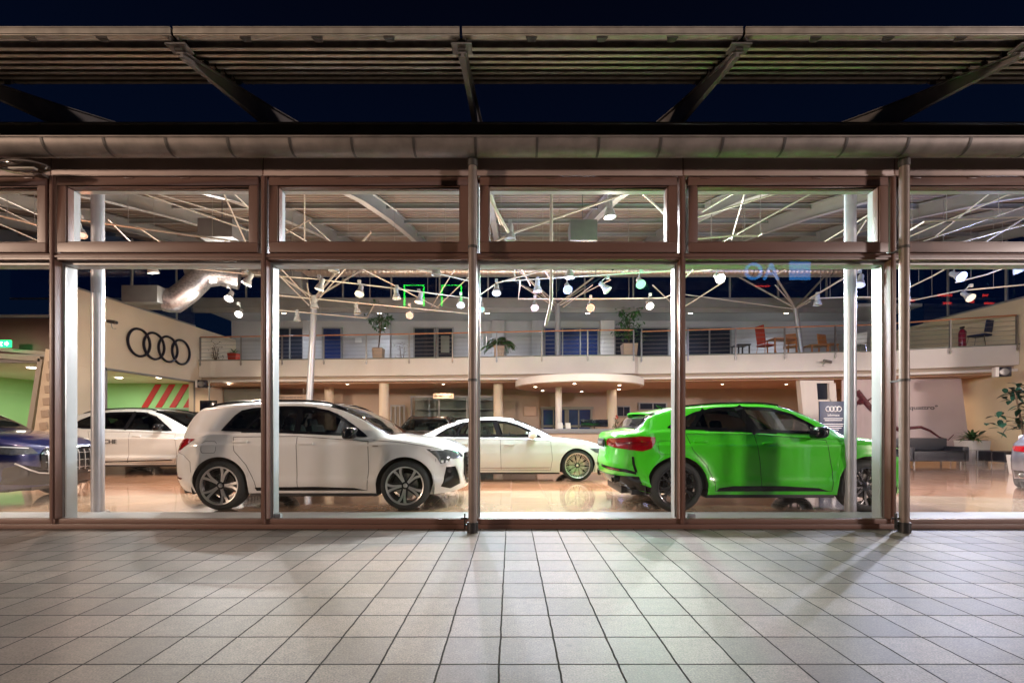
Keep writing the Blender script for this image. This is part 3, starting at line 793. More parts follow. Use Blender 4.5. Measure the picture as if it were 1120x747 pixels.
COUPE = dict(SUV_S); COUPE.update(L=4.5, W=1.85, flare=.035, nr=10,
  top=[(0, 1.09), (.10, 1.13), (.22, 1.155), (.34, 1.17), (.44, 1.24), (.56, 1.375), (.66, 1.42), (.9, 1.485), (1.25, 1.535), (1.75, 1.57), (2.1, 1.575), (2.4, 1.555), (2.65, 1.49), (2.95, 1.34), (3.2, 1.20), (3.42, 1.085), (3.7, 1.055), (4.0, 1.0), (4.2, .94), (4.35, .87), (4.5, .80)],
  belt=[(0, 1.05), (.3, 1.09), (.8, 1.135), (1.5, 1.12), (2.2, 1.09), (3.0, 1.045), (3.5, 1.01), (3.9, .96), (4.2, .89), (4.4, .81), (4.5, .77)],
  insr=[(.2, .26), (.32, .17), (.45, .05), (.55, .01), (.64, 0), (.8, .03), (.95, .05), (1.05, .02), (1.15, .03)],
  sill=[(0, .36), (.2, .30), (.5, .255), (1.3, .25), (3.2, .25), (4.0, .22), (4.25, .22), (4.5, .26)],
  arch=[(.90, .365, .43), (3.58, .365, .43)], rt=.367, rr=.272,
  windows=[[(.80, 1.195), (.98, 1.30), (1.20, 1.40), (1.45, 1.462), (1.90, 1.492), (2.36, 1.462), (2.62, 1.385), (2.85, 1.25), (3.04, 1.10), (2.0, 1.14), (1.08, 1.175)]],
  pillars=[((1.12, 1.17), (1.36, 1.46), .05), ((2.05, 1.12), (1.86, 1.5), .12), ((2.86, 1.06), (2.82, 1.22), .02)],
  windscreen=(2.48, 3.40), rearglass=(.38, .66),
  doors=[[(1.04, 1.10), (1.12, .88), (1.30, .68), (1.43, .42), (1.45, .30), (2.10, .30), (2.07, .7), (2.0, 1.10)], [(2.0, 1.10), (2.07, .7), (2.10, .30), (3.08, .30), (3.08, .6), (3.0, 1.02)]],
  handles=[(1.23, .995), (2.20, .97)], mirror=(2.82, 1.14),
  decals=[('headlight', 'clearlens', [[(3.97, .90), (4.24, .885), (4.48, .85), (4.52, .775), (4.24, .74), (4.06, .78)]], 'b', .006, True),
          ('fog_vent', 'gloss_black', [[(4.10, .62), (4.36, .64), (4.44, .36), (4.22, .28), (4.10, .34)]], 'b', .006, True),
          ('tail_light', 'redlens', [[(.60, 1.06), (.40, 1.07), (.1, 1.045), (-.2, 1.035), (-.36, .99), (-.36, .93), (-.05, .90), (.2, .88), (.40, .86), (.52, .90), (.58, .98)]], 'b', .009, True),
          ('tail_light_core', 'reddark', [[(.50, .99), (.2, .99), (-.26, .975), (-.26, .955), (.2, .955), (.46, .94)]], 'b', .013, True),
          ('rear_diffuser', 'gloss_black', [[(-1.6, .50), (-.2, .50), (.16, .455), (.46, .345), (.46, .27), (.2, .31), (-.2, .37), (-1.6, .40)]], 'b', .012, True),
          ('bumper_strip', 'gloss_black', [[(-.5, .63), (.22, .60), (.34, .565), (.34, .53), (.2, .555), (-.5, .59)], [(.27, .78), (.30, .78), (.36, .56), (.33, .56)]], 'b', .008, True),
          ('rear_reflector', 'reddark', [[(-.2, .605), (.1, .59), (.1, .575), (-.2, .588)]], 'b', .012, True),
          ('sill_trim', 'gloss_black', [[(1.5, .345), (1.7, .375), (2.4, .375), (2.9, .345), (3.04, .305), (1.47, .300)]], 'b', .010, True)],
  lines=[('fuel_flap', 'seam', [[(.62, .98), (.63, .86), (.66, .82), (.80, .82), (.84, .86), (.84, .98), (.80, 1.01), (.66, 1.01), (.62, .98)]], .005, .0015, False)],
  rails=None, extra=None, cabinx=(1.0, 3.1), seats=(1.85, 1.12, .96), track=.02)
def coupe_extra(root, S, fin, cen):
    grille_extra(.36, .80, .56, 'b')(root, S, fin, cen)
    mb = MB()   # roof spoiler lip over the rear glass
    vs = []; n = 12
    for i in range(n+1):
        y = lerp(-.60, .60, i/n); k = 1-(abs(y)/.60)**3*.5
        xx = .70; zz = 1.44-.03*(abs(y)/.6)**2
        vs += [(xx+.08, y, zz+.012), (xx-.20*k, y, zz-.005), (xx-.20*k, y, zz-.03), (xx+.05, y, zz-.05)]
    fs = []
    for i in range(n):
        for j in range(3): fs.append((i*4+j, i*4+4+j, i*4+5+j, i*4+1+j))
    fs += [(0, 1, 2, 3), (n*4, n*4+3, n*4+2, n*4+1)]
    mb.add(vs, fs, True); fin(mb.build('roof_spoiler', 'paint_green', root, sharp=30))
    mb = MB()
    for side in (-1, 1):   # exhausts
        pass
    for side in (-1, 1):
        mb = MB(); pts = []
        for (r_, h) in ((.062, .0), (.066, -.035), (.056, -.04), (.05, .06)):
            pts.append((r_, h))
        mb.lathe(pts, 24, axis='x'); o = mb.build('exhaust_tip', 'gloss_black', root); o.scale = (1, 1.5, 1); o.location = (.115, side*.56, .44); fin(o)
    mb = MB(); mb.cbox((.0, 0, 0), (.02, .44, .12)); mb.cur = 1; mb.cbox((-.012, 0, 0), (.006, .30, .05))
    o = mb.build('number_plate', ['black', 'steel'], root, bevel=.004); o.location = (.012, 0, .96); fin(o)
    mb = MB(); mb.tube([(1.02, .0, 1.50), (.92, 0, 1.545), (.90, 0, 1.56)], .02, 8, r2=.008); fin(mb.build('roof_antenna', 'gloss_black', root))
    mb = MB()
    fn = S.house(-1)
    for side in (-1, 1):
        pts = []
        for i in range(14):
            x = lerp(1.1, 2.5, i/13); v = S.sx(x); _, rw = S.sec(v, S.q(v)); pts.append((x, side*(rw[12][0]), rw[12][1]+.012))
        b = MB(); b.tube(pts, .012, 6); fin(b.build('roof_rail', 'gloss_black', root))
COUPE['extra'] = coupe_extra

SUV_L = dict(SUV_S); SUV_L.update(L=4.99, W=1.99, flare=.03,
  top=[(0, 1.05), (.12, 1.12), (.28, 1.22), (.42, 1.38), (.55, 1.50), (.70, 1.565), (1.0, 1.62), (1.5, 1.68), (2.1, 1.705), (2.5, 1.69), (2.85, 1.62), (3.15, 1.48), (3.45, 1.32), (3.72, 1.18), (4.0, 1.145), (4.3, 1.10), (4.6, 1.03), (4.8, .95), (4.99, .87)],
  belt=[(0, 1.02), (.3, 1.09), (.8, 1.15), (1.5, 1.15), (2.4, 1.12), (3.3, 1.08), (3.8, 1.05), (4.3, 1.0), (4.7, .93), (4.9, .86), (4.99, .84)],
  sill=[(0, .32), (.3, .27), (.6, .26), (1.5, .26), (3.5, .26), (4.4, .25), (4.7, .26), (4.99, .30)],
  insf=[(.2, .16), (.3, .06), (.45, .01), (.6, 0), (.78, .01), (.88, .05), (.96, .12), (1.08, .22)],
  insr=[(.2, .14), (.32, .07), (.5, .01), (.7, 0), (.9, .03), (1.05, .06), (1.2, .12)],
  arch=[(1.02, .39, .45), (4.02, .39, .45)], rt=.385, rr=.285, zu=.21,
  windows=[[(.62, 1.205), (.90, 1.40), (1.15, 1.51), (1.40, 1.565), (2.04, 1.60), (2.50, 1.58), (2.80, 1.47), (3.05, 1.30), (3.30, 1.12), (1.4, 1.18)]],
  pillars=[((1.22, 1.17), (1.42, 1.58), .04), ((2.10, 1.14), (2.22, 1.61), .09), ((3.05, 1.12), (3.02, 1.29), .02)],
  windscreen=(2.72, 3.70), rearglass=(.26, .56),
  doors=[[(1.2, 1.10), (1.30, .88), (1.50, .66), (1.6, .42), (1.62, .30), (2.20, .30), (2.26, .5), (2.26, 1.09)], [(2.26, 1.09), (2.26, .5), (2.22, .30), (3.40, .30), (3.47, .5), (3.42, 1.05)]],
  handles=[(1.5, 1.0), (2.46, .985)], mirror=(3.02, 1.22),
  decals=[('headlight', 'clearlens', [[(4.32, .93), (4.6, .925), (4.93, .90), (4.98, .80), (4.7, .785), (4.45, .83)]], 'b', .006, True),
          ('light_guide', 'drl', [[(4.40, .915), (4.65, .912), (4.9, .885), (4.9, .873), (4.65, .90), (4.4, .902)]], 'b', .012, True),
          ('lower_bumper', 'gloss_black', [[(4.62, .60), (4.80, .63), (5.02, .58), (5.2, .50), (5.9, .46), (5.9, .30), (5.0, .31), (4.6, .36)]], 'b', .006, True),
          ('tail_light', 'redlens', [[(.5, 1.04), (.1, 1.03), (-.6, 1.02), (-.6, .96), (.1, .95), (.4, .95)]], 'b', .008, True),
          ('sill_trim', 'gloss_black', [[(1.62, .35), (3.3, .395), (3.36, .385), (3.36, .375), (1.62, .325)]], 'b', .010, True)],
  lines=[('bumper_blade', 'rim_silver', [[(4.72, .66), (4.86, .56), (4.98, .50), (5.2, .47), (5.4, .46)]], .020, .016, True)],
  rails=(.85, 2.85), cabinx=(.9, 3.45), dashz=1.06, seats=(2.15, 1.25, 1.08), extra=grille_extra(.44, .86, .60, 'v'), track=.0)

def sedan_extra(root, S, fin, cen):
    grille_extra(.26, .64, .56, 'h')(root, S, fin, cen)
    for y in (-.70, -.58, .58, .70):
        mb = MB(); mb.lathe([(.045, .0), (.05, -.03), (.042, -.035), (.038, .06)], 20, axis='x'); mb.cur = 1; mb.lathe([(0, .03), (.04, .03)], 20, axis='x')
        o = mb.build('exhaust_tip', ['chrome', 'black'], root); o.location = (.02, y, .33); fin(o)
SEDAN = dict(SUV_S); SEDAN.update(L=4.94, W=1.886, flare=.012, tum=.42, nf=9, nr=12,
  wz=[(.12, .92), (.2, .95), (.34, .975), (.50, .995), (.62, 1.0), (.72, .992), (.82, .985), (.92, .965), (1.1, .93)],
  top=[(0, .93), (.1, .985), (.3, 1.01), (.5, 1.045), (.75, 1.15), (1.05, 1.29), (1.4, 1.395), (1.8, 1.445), (2.15, 1.457), (2.5, 1.435), (2.8, 1.35), (3.1, 1.21), (3.35, 1.09), (3.55, .985), (3.8, .965), (4.2, .92), (4.5, .85), (4.75, .77), (4.94, .68)],
  belt=[(0, .90), (.4, .945), (.9, .965), (1.6, .96), (2.4, .945), (3.2, .92), (3.7, .90), (4.2, .84), (4.6, .76), (4.85, .68), (4.94, .64)],
  sill=[(0, .30), (.3, .24), (.7, .21), (1.6, .20), (3.4, .20), (4.4, .19), (4.7, .19), (4.94, .22)],
  insf=[(.15, .12), (.25, .04), (.4, 0), (.55, .01), (.68, .05), (.78, .14), (.9, .26)],
  insr=[(.2, .12), (.32, .05), (.5, .01), (.7, 0), (.9, .05), (1.0, .08)],
  arch=[(1.10, .345, .395), (4.02, .345, .395)], rt=.355, rr=.275, zu=.16,
  windows=[[(.84, 1.005), (1.10, 1.17), (1.40, 1.285), (1.70, 1.34), (2.05, 1.357), (2.40, 1.335), (2.68, 1.26), (2.95, 1.14), (3.22, .985), (2.2, .995)]],
  pillars=[((1.30, 1.0), (1.46, 1.31), .05), ((2.28, .99), (2.16, 1.36), .10), ((3.0, .98), (2.98, 1.1), .02)], winmat='carglass',
  windscreen=(2.60, 3.50), rearglass=(.52, 1.28),
  doors=[[(1.30, .94), (1.36, .70), (1.5, .50), (1.56, .25), (2.32, .25), (2.30, .94)], [(2.30, .94), (2.32, .25), (3.42, .25), (3.46, .5), (3.42, .90)]],
  handles=[(1.52, .83), (2.50, .82)], mirror=(3.0, 1.05), mirrormat='paint_white',
  decals=[('headlight', 'clearlens', [[(4.34, .73), (4.6, .735), (4.86, .71), (4.9, .62), (4.6, .60), (4.45, .64)]], 'b', .006, True),
          ('lower_bumper', 'gloss_black', [[(4.70, .44), (4.95, .46), (5.1, .28), (4.7, .26)]], 'b', .006, True),
          ('tail_light', 'redlens', [[(.42, .90), (.1, .915), (-.3, .90), (-.34, .81), (.0, .79), (.3, .81)]], 'b', .008, True),
          ('rear_diffuser', 'gloss_black', [[(-1.6, .42), (-.2, .42), (.1, .38), (.16, .30), (-.2, .27), (-1.6, .27)]], 'b', .012, True),
          ('sill_trim', 'steel', [[(1.56, .305), (3.4, .315), (3.4, .300), (1.56, .290)]], 'b', .008, True)],
  lines=[],
  rails=None, cabinx=(1.0, 3.3), dashz=.93, seats=(2.05, 1.18, .90), extra=sedan_extra, track=.0)
# ------------------------------------------------------------------ the setting
FL = 0.02                                   # showroom floor level
MB().box(-60, 60, -45, 5.56, -0.3, 0.0).build('pavement', 'pavers', kind='structure')
MB().box(-60, 60, 5.56, 70, -0.3, FL).build('showroom_floor', 'floor', kind='structure')
MX = [-10.57, -8.04, -5.51, -2.97, -.44, 2.06, 4.59, 7.12, 9.65]      # mullions
FY = 5.5

# ---- glazed front
fac = empty('glass_facade', (0, FY, 0), 0, 'brown framed glass front with a row of small windows above the tall panes', 'facade')
def fb(mb, name, m, par=fac, **k):
    o = mb.build(name, m, par, **k)
    if par is fac: o.location = (0, -FY, 0)
    return o
bot = MB(); bot.box(-12, 12, FY-.03, FY+.06, 0.0, .055); bot.box(-12, 12, FY-.012, FY+.06, .057, .115)
fb(bot, 'bottom_rail', 'brown', bevel=.004)
sl = MB(); sl.box(-12, 12, FY+.085, 6.16, FL-.01, .075); fb(sl, 'inner_sill', 'white_metal', bevel=.006)
tr = MB(); tr.box(-12, 12, FY-.02, FY+.06, 3.235, 3.31); tr.box(-12, 12, FY-.035, FY+.02, 3.26, 3.285)
fb(tr, 'transom', 'brown', bevel=.004)
ti = MB(); ti.box(-12, 12, FY+.063, FY+.22, 3.20, 3.30); fb(ti, 'transom_lining', 'white_metal', bevel=.004)
hd = MB(); hd.box(-12, 12, FY+.06, FY+.2, 4.2, 4.27); fb(hd, 'head_rail', 'brown', bevel=.004)
for i, x in enumerate(MX):
    m = MB(); m.box(x-.034, x+.034, FY-.035, FY+.06, .117, 3.23); m.box(x-.034, x+.034, FY-.035, FY+.06, 3.315, 4.3)
    m.box(x-.014, x+.014, FY-.05, FY-.03, 0.06, 4.3)
    fb(m, 'mullion', 'brown', bevel=.004)
    m = MB(); m.box(x-.045, x+.045, FY+.062, FY+.24, .08, 4.35); fb(m, 'mullion_fin', 'white_metal', bevel=.005)
    m = MB(); m.box(x-.062, x-.047, FY+.062, FY+.085, .12, 3.2); m.box(x+.047, x+.062, FY+.062, FY+.085, .12, 3.2)
    fb(m, 'glazing_bead', 'steel', bevel=.003)
for a, b in zip(MX, MX[1:]):
    p = MB(); p.box(a+.034, b-.034, FY+.01, FY+.03, .115, 3.235); fb(p, 'glass_pane', 'pane')
    w = MB(); x0, x1, z0, z1 = a+.07, b-.07, 3.315, 4.215; t = .115; ft = .10
    for (q0, q1, q2, q3) in ((x0, x1, z0, z0+t), (x0, x1, z1-ft, z1), (x0, x0+t-.015, z0+t, z1-ft), (x1-t+.015, x1, z0+t, z1-ft)):
        w.box(q0, q1, FY-.045, FY+.055, q2, q3)
    t2 = .03; i0, i1, k0, k1 = x0+t-.015, x1-t+.015, z0+t, z1-ft
    for (q0, q1, q2, q3) in ((i0, i1, k0, k0+t2*.5), (i0, i1, k1-t2*.5, k1), (i0, i0+t2*.5, k0+.015, k1-.015), (i1-t2*.5, i1, k0+.015, k1-.015)):
        w.box(q0, q1, FY-.030, FY+.05, q2, q3)
    for hx in (lerp(x0, x1, .08), lerp(x0, x1, .36), lerp(x0, x1, .64), lerp(x0, x1, .92)): w.box(hx-.055, hx+.055, FY-.056, FY-.044, z1-.022, z1-.006)
    o = fb(w, 'top_window', 'brown', bevel=.005)
    g = MB(); g.box(i0+.012, i1-.012, FY+.0, FY+.02, k0+.012, k1-.012); g.build('pane', 'pane', o)
    g = MB(); g.box(i0-.02, i1+.02, FY+.057, FY+.15, k1-.01, k1+.03); g.box(i0-.03, i0-.003, FY+.057, FY+.15, k0, k1); g.box(i1+.003, i1+.03, FY+.057, FY+.15, k0, k1)
    g.build('inner_reveal', 'white_metal', o)
# cladding band with its seams
for a, b in zip([-13]+MX, MX+[12]):
    c = MB(); c.box(a+.006, b-.006, FY-.05, FY+.1, 4.232, 4.56)
    c.box(a+.006, b-.006, FY-.060, FY-.04, 4.222, 4.240); fb(c, 'cladding_panel', 'panel', bevel=.004)
c = MB(); c.box(-13, 12, FY-.04, FY+.09, 4.28, 4.55); fb(c, 'cladding_backing', 'black')
for i, px in enumerate((291, 745)):
    c = MB(); x = at(px+8, 562, FY+.1).x; c.box(x-.0, x+.09, FY+.09, FY+.15, .08, .16); fb(c, 'floor_spring', 'alu', bevel=.012)
c = MB(); x = at(529, 372, 5.7).x; c.box(x-.012, x+.03, FY+.24, FY+.28, 2.25, 2.37); fb(c, 'wall_sensor', 'white_metal', bevel=.008)

# ---- gutter, downpipes, wall lamp
gut = empty('rain_gutter', (0, 5.2, 4.45), 0, 'half round zinc gutter running the whole width above the brown cladding', 'gutter')
g = MB(); n = 20; gr = .135; vs = []
for x in (-13, 12):
    for k in (gr, gr-.006):
        for j in range(n+1):
            a = PI+PI*j/n; vs.append((x, k*math.cos(a), k*math.sin(a)))
N1 = n+1; fs = []
for j in range(n):
    fs += [(j, j+1, 2*N1+j+1, 2*N1+j), (N1+j, N1+j+1, 3*N1+j+1, 3*N1+j)]
for q in (0, n): fs.append((q, N1+q, 3*N1+q, 2*N1+q))
g.add(vs, fs, True); g.tube([(-13, -gr-.004, 0), (12, -gr-.004, 0)], .012, 8)
g.build('gutter_trough', 'galv', gut)
for k in range(36):
    x = -12.9+.69*k+.08
    b = MB(); pts = [(x+.0, (gr+.006)*math.cos(PI+PI*j/14), (gr+.006)*math.sin(PI+PI*j/14)) for j in range(15)]
    vs = []
    for p in pts: vs += [(p[0]-.014, p[1], p[2]), (p[0]+.014, p[1], p[2])]
    b.add(vs, [(2*j, 2*j+2, 2*j+3, 2*j+1) for j in range(14)], True); b.box(x-.012, x+.012, -gr, gr+.02, .0, .006)
    b.build('gutter_bracket', 'louvre_dark', gut)
def downpipe(x, label):
    t = empty('downpipe', (x, 5.29, 0), 0, label, 'downpipe', 'downpipes on the glass front')
    m = MB(); m.tube([(0, 0, .02), (0, 0, 4.36)], .05, 20); m.build('pipe', 'pipe', t)
    m = MB(); m.tube([(0, 0, 4.24), (0, 0, 4.34)], .058, 20); m.build('collar', 'louvre_dark', t)
    for z in (3.29, 1.75):
        m = MB(); m.tube([(0, 0, z), (0, 0, z+.03)], .055, 20); m.box(-.012, .012, .05, .19, z+.004, z+.022); m.build('pipe_clip', 'louvre_dark', t)
    m = MB(); m.tube([(0, 0, .0), (0, 0, .12)], .064, 20); m.build('shoe', 'black', t)
    m = MB(); m.box(-.10, -.085, -.01, .02, .04, .22); m.box(-.14, -.05, 0, .012, .15, .17); m.box(-.10, -.04, 0, .012, .07, .09); m.build('earthing_clamp', 'black', t, bevel=.002)
downpipe(at(517, 0, 5.29).x, 'brown downpipe between the white cars and the middle of the glass front')
downpipe(at(989, 0, 5.29).x, 'brown downpipe in front of the bonnet of the green car')
lamp = empty('wall_lamp', (at(25, 181, 5.22).x, 5.22, 4.20), 0, 'oval metal and glass lamp hung under the gutter at the left edge', 'lamp')
m = MB(); n, k = 28, 8; vs = []; fs = []
for i in range(k+1):
    ph = PI/2*i/k
    for j in range(n):
        t = 2*PI*j/n; vs.append((.30*math.cos(ph)*math.cos(t), .13*math.cos(ph)*math.sin(t), .055*math.sin(ph)))
for i in range(k):
    for j in range(n): fs.append((i*n+j, i*n+(j+1) % n, (i+1)*n+(j+1) % n, (i+1)*n+j))
m.add(vs, fs, True); m.box(-.05, .05, .05, .26, .0, .03); m.build('lamp_housing', 'galv', lamp)
m = MB(); vs = [(a*.93, b*.9, -c*1.15-.004) for a, b, c in vs]; m.add(vs, fs, True); m.build('lamp_glass', glass('lamp_glass_mat', (.75, .72, .68), 1, .08), lamp)
m = MB(); m.cbox((0, 0, -.02), (.30, .05, .02)); m.build('lamp_tube', 'white', lamp, bevel=.008)

# ---- sunshade of louvres on curved brackets
can = empty('sunshade_canopy', (0, 4.0, 4.6), 0, 'grey steel sunshade of long horizontal louvres carried on brackets above the gutter', 'canopy')
def cb(mb, name, m, **k):
    o = mb.build(name, m, can, **k); o.location = (0, -4.0, -4.6); return o
BX = [-10.57, -8.04, -5.49, -2.97, -.44, 2.04, 4.60, 7.12, 9.65]
segs = list(zip([-13.0]+BX, BX+[12.2]))
for a, b in segs:
    m = MB(); m.box(a+.012, b-.012, 3.98, 3.99, 4.658, 4.706); m.box(a+.012, b-.012, 3.975, 4.06, 4.707, 4.714); m.box(a+.012, b-.012, 3.985, 4.035, 4.646, 4.656)
    k = int((b-a)/.5)
    cb(m, 'front_fascia', 'lit_louvre_lip', bevel=.003)
for i in range(7):
    y = 4.12+.150*i; z = 4.655+.42*(y-4.05)-.0
    for a, b in segs:
        m = MB(); a, b = a+.01, b-.01
        m.cur = 1; m.box(a, b, y-.004, y+.028, z-.044, z-.0375); m.cur = 0
        prof = [(y, z-.030), (y+.030, z-.037), (y+.030, z-.031), (y+.006, z-.025), (y+.006, z+.042), (y+.130, z+.098), (y+.130, z+.106), (y, z+.050)]
        nn = len(prof); m.add([(a, p, q) for p, q in prof]+[(b, p, q) for p, q in prof],
            [tuple(range(nn)), tuple(range(nn, 2*nn))[::-1]]+[(j, (j+1) % nn, nn+(j+1) % nn, nn+j) for j in range(nn)])
        cb(m, 'louvre_blade', ['louvre', 'lit_louvre_lip'])
for x in BX:
    m = MB(); topc = [(4.10, 4.585), (4.35, 4.68), (4.7, 4.815), (5.13, 4.97), (5.6, 5.15), (6.3, 5.43)]
    botc = [(6.3, 5.04), (5.8, 4.93), (5.4, 4.84), (5.0, 4.755), (4.6, 4.665), (4.3, 4.59), (4.10, 4.55)]
    poly = topc+botc
    m.prism(poly, lambda y, z: (x-.012, y, z), lambda y, z: (x+.012, y, z))
    for (p, q) in zip(topc, topc[1:]): m.bar((x, p[0], p[1]), (x, q[0], q[1]), .09, .012)
    for (p, q) in zip(botc, botc[1:]): m.bar((x, p[0], p[1]), (x, q[0], q[1]), .05, .010)
    m.box(x-.09, x+.09, 4.02, 4.14, 4.60, 4.612)
    cb(m, 'bracket', 'bracket')
    m = MB()
    for i in range(6):
        y = 4.06+.18*i; z = 4.62+.42*(y-4.05); m.box(x-.03, x+.03, y, y+.012, z-.05, z+.06+.0*i)
    m.bar((x+.035, 4.0, 4.66), (x+.035, 5.18, 5.15), .012, .07); m.bar((x-.035, 4.0, 4.66), (x-.035, 5.18, 5.15), .012, .07)
    cb(m, 'hanger_strap', 'louvre_dark')
m = MB()
for a, b in segs:
    k = 4
    for j in range(1, k):
        x = lerp(a, b, j/k); m.prism([(x-.05, 4.0), (x+.05, 4.0), (x+.03, 4.05), (x-.03, 4.05)], lambda p, q: (p, q, 4.636), lambda p, q: (p, q, 4.645))
cb(m, 'fixing_clips', 'louvre_dark')

# ---- the building round the hall
bld = empty('showroom_building', (0, 5.4, 0), 0, 'car showroom hall with corrugated roof, cream side walls and a grey upper rear wall', 'building')
def bb(mb, name, m, par=bld, **k):
    o = mb.build(name, m, par, **k)
    if par is bld: o.location = (0, -5.4, 0)
    return o
PROF = [(5.36, 4.62), (6.3, 4.98), (7.5, 5.46), (9.3, 6.1), (11.8, 6.8), (14, 7.32), (15.9, 7.7), (18.4, 8.0)]
pf = smooth_curve(PROF)
XL, XR = -21.0, 17.0
m = MB(); vs = []; pitch = .25; y = 5.36; pts = []
while y < 18.4:
    z = pf(y); pts += [(y, z), (y+.08, z+.02), (y+.10, z+.085), (y+.19, z+.085+.035), (y+.215, z+.065)]; y += pitch
nn = len(pts)
for x in (XL, XR): vs += [(x, p, q) for p, q in pts]
m.add(vs, [(j, j+1, nn+j+1, nn+j) for j in range(nn-1)]); bb(m, 'roof_deck', 'deck', fix=False)
m = MB(); vs = []; k = 24
for x in (XL, XR):
    for j in range(k+1):
        y = lerp(5.33, 18.5, j/k); vs.append((x, y, pf(y)+.10))
    for j in range(k+1):
        y = lerp(18.5, 5.33, j/k); vs.append((x, y, pf(y)+.135))
K2 = 2*(k+1)
m.add(vs, [tuple(range(K2)), tuple(range(K2, 2*K2))]+[(j, (j+1) % K2, K2+(j+1) % K2, K2+j) for j in range(K2)]); bb(m, 'roof_top', 'concrete')
m = MB(); m.box(XL, XR, 5.29, 5.35, 4.46, 4.735); m.box(XL, XR, 5.27, 5.40, 4.738, 4.752); bb(m, 'eaves_board', 'louvre_dark', bevel=.006)
for x in [-18.2, -15.6, -13.1]+MX+[12.2, 14.8]:
    m = MB(); top_ = [(y_, pf(y_)-.03) for y_ in (5.42, 7, 9, 11, 13, 15, 17, 18.3)]
    bt_ = [(y_, pf(y_)-.03-h) for y_, h in ((18.3, .30), (17, .34), (15, .36), (13, .34), (11, .32), (9, .28), (7, .22), (5.42, .16))]
    poly = top_+bt_
    m.prism(poly, lambda a, b: (x-.01, a, b), lambda a, b: (x+.01, a, b))
    for (p, q) in zip(bt_, bt_[1:]): m.bar((x, p[0], p[1]), (x, q[0], q[1]), .15, .016)
    for (p, q) in zip(top_, top_[1:]): m.bar((x, p[0], p[1]), (x, q[0], q[1]), .15, .016)
    bb(m, 'rafter', 'rafter')
for y in (7.2, 9.0, 10.8, 12.6, 14.4, 16.4):
    z = pf(y)-.02
    m = MB(); m.box(XL, XR, y-.03, y+.03, z-.12, z-.108); m.box(XL, XR, y-.004, y+.004, z-.108, z-.012); m.box(XL, XR, y-.03, y+.03, z-.012, z)
    bb(m, 'purlin', 'rafter')
# side walls
m = MB(); m.prism([(12.9, 0), (20.6, 0), (20.6, 5.18), (12.9, 5.18), (12.9, 3.0), (17.8, 3.0), (17.8, 1.0), (13.95, 1.0), (13.95, 2.998), (12.9, 2.998)], lambda y, z: (-12.6, y, z), lambda y, z: (-12.4, y, z))
bb(m, 'left_wall', 'cream')
m = MB()
m.box(-12.40, -12.385, 13.90, 13.97, 1.0, 3.05); m.box(-12.40, -12.385, 13.9, 17.86, 2.98, 3.05); m.box(-12.40, -12.385, 17.78, 17.86, 1.0, 3.05); m.box(-12.6, -12.36, 13.9, 17.86, .96, 1.0); bb(m, 'opening_trim', 'rafter')
m = MB(); m.box(16.2, 16.45, 10.5, 20.6, 0, 5.31); bb(m, 'right_wall', 'cream2')
m = MB()
m.box(-12.6, 16.4, 20.5, 20.7, 0, 3.1); bb(m, 'lower_rear_wall', 'backwall')
m = MB(); m.box(-12.6, 16.4, 20.52, 20.7, 3.9, 6.5); bb(m, 'upper_rear_wall', 'greywall')
m = MB(); m.box(-12.6, 16.3, 18.05, 20.5, 6.02, 6.14); bb(m, 'upper_ceiling', 'greywall')
m = MB(); m.box(-12.6, 13.2, 17.9, 18.04, 5.75, 6.32); m.box(-12.6, 13.2, 17.86, 18.06, 5.92, 5.98); bb(m, 'ceiling_beam', 'rafter', bevel=.01)
cl = MB()
for i in range(15):
    x = -12.5+i*1.93; cl.box(x-.03, x+.03, 18.15, 18.22, 6.35, 7.92)
cl.box(-20, 16.3, 18.15, 18.22, 6.33, 6.40)
cf = bb(cl, 'clerestory_frame', 'rafter'); g = MB(); g.box(-20, 16.3, 18.18, 18.19, 6.4, 8.0); g.build('clerestory_glass', 'nightglass', cf)
# glazed side screens above the solid walls
for x, zb in ((-12.5, 5.2), (16.32, 5.33)):
    m = MB()
    for y in (11, 13, 15, 17): m.box(x-.03, x+.03, y-.03, y+.03, zb, pf(y)-.1)
    m.box(x-.03, x+.03, 13 if x < 0 else 10.5, 18, zb, zb+.06)
    cf = bb(m, 'side_screen_frame', 'rafter')
    g = MB(); ys = [13, 14.5, 16, 18] if x < 0 else [10.5, 12, 14, 16, 18]
    poly = [(ys[0], zb+.06)]+[(ys[-1], zb+.06)]+[(y_, pf(y_)-.05) for y_ in ys[::-1]]
    g.prism(poly, lambda a, b: (x-.005, a, b), lambda a, b: (x+.005, a, b)); g.build('side_screen_glass', 'nightglass', cf)
# far left glazed wall
m = MB()
for y in (6, 8.3, 10.6, 12.9): m.box(-20.06, -20, y-.04, y+.04, 0, pf(y)-.1)
m.box(-20.06, -20, 5.6, 12.9, 2.6, 2.7); m.box(-20.06, -20, 5.6, 12.9, 0, .1)
cf = bb(m, 'far_side_frame', 'rafter'); g = MB(); g.box(-20.04, -20.03, 5.6, 12.9, .1, 5.4); g.build('far_side_glass', 'nightglass', cf)
m = MB(); m.box(-20, -12.6, 12.85, 12.95, 4.34, 4.41); m.box(-20, -12.6, 12.9, 13.0, 3.05, 3.30); bb(m, 'cross_beam', 'rafter', bevel=.01)
m = MB(); m.box(-20, -12.62, 13.0, 13.06, 3.3, 4.34); bb(m, 'dark_upper_panel', 'brown')
m = MB(); m.box(-20, -12.6, 13.02, 20.5, 3.2, 3.3); bb(m, 'green_room_ceiling', 'white')

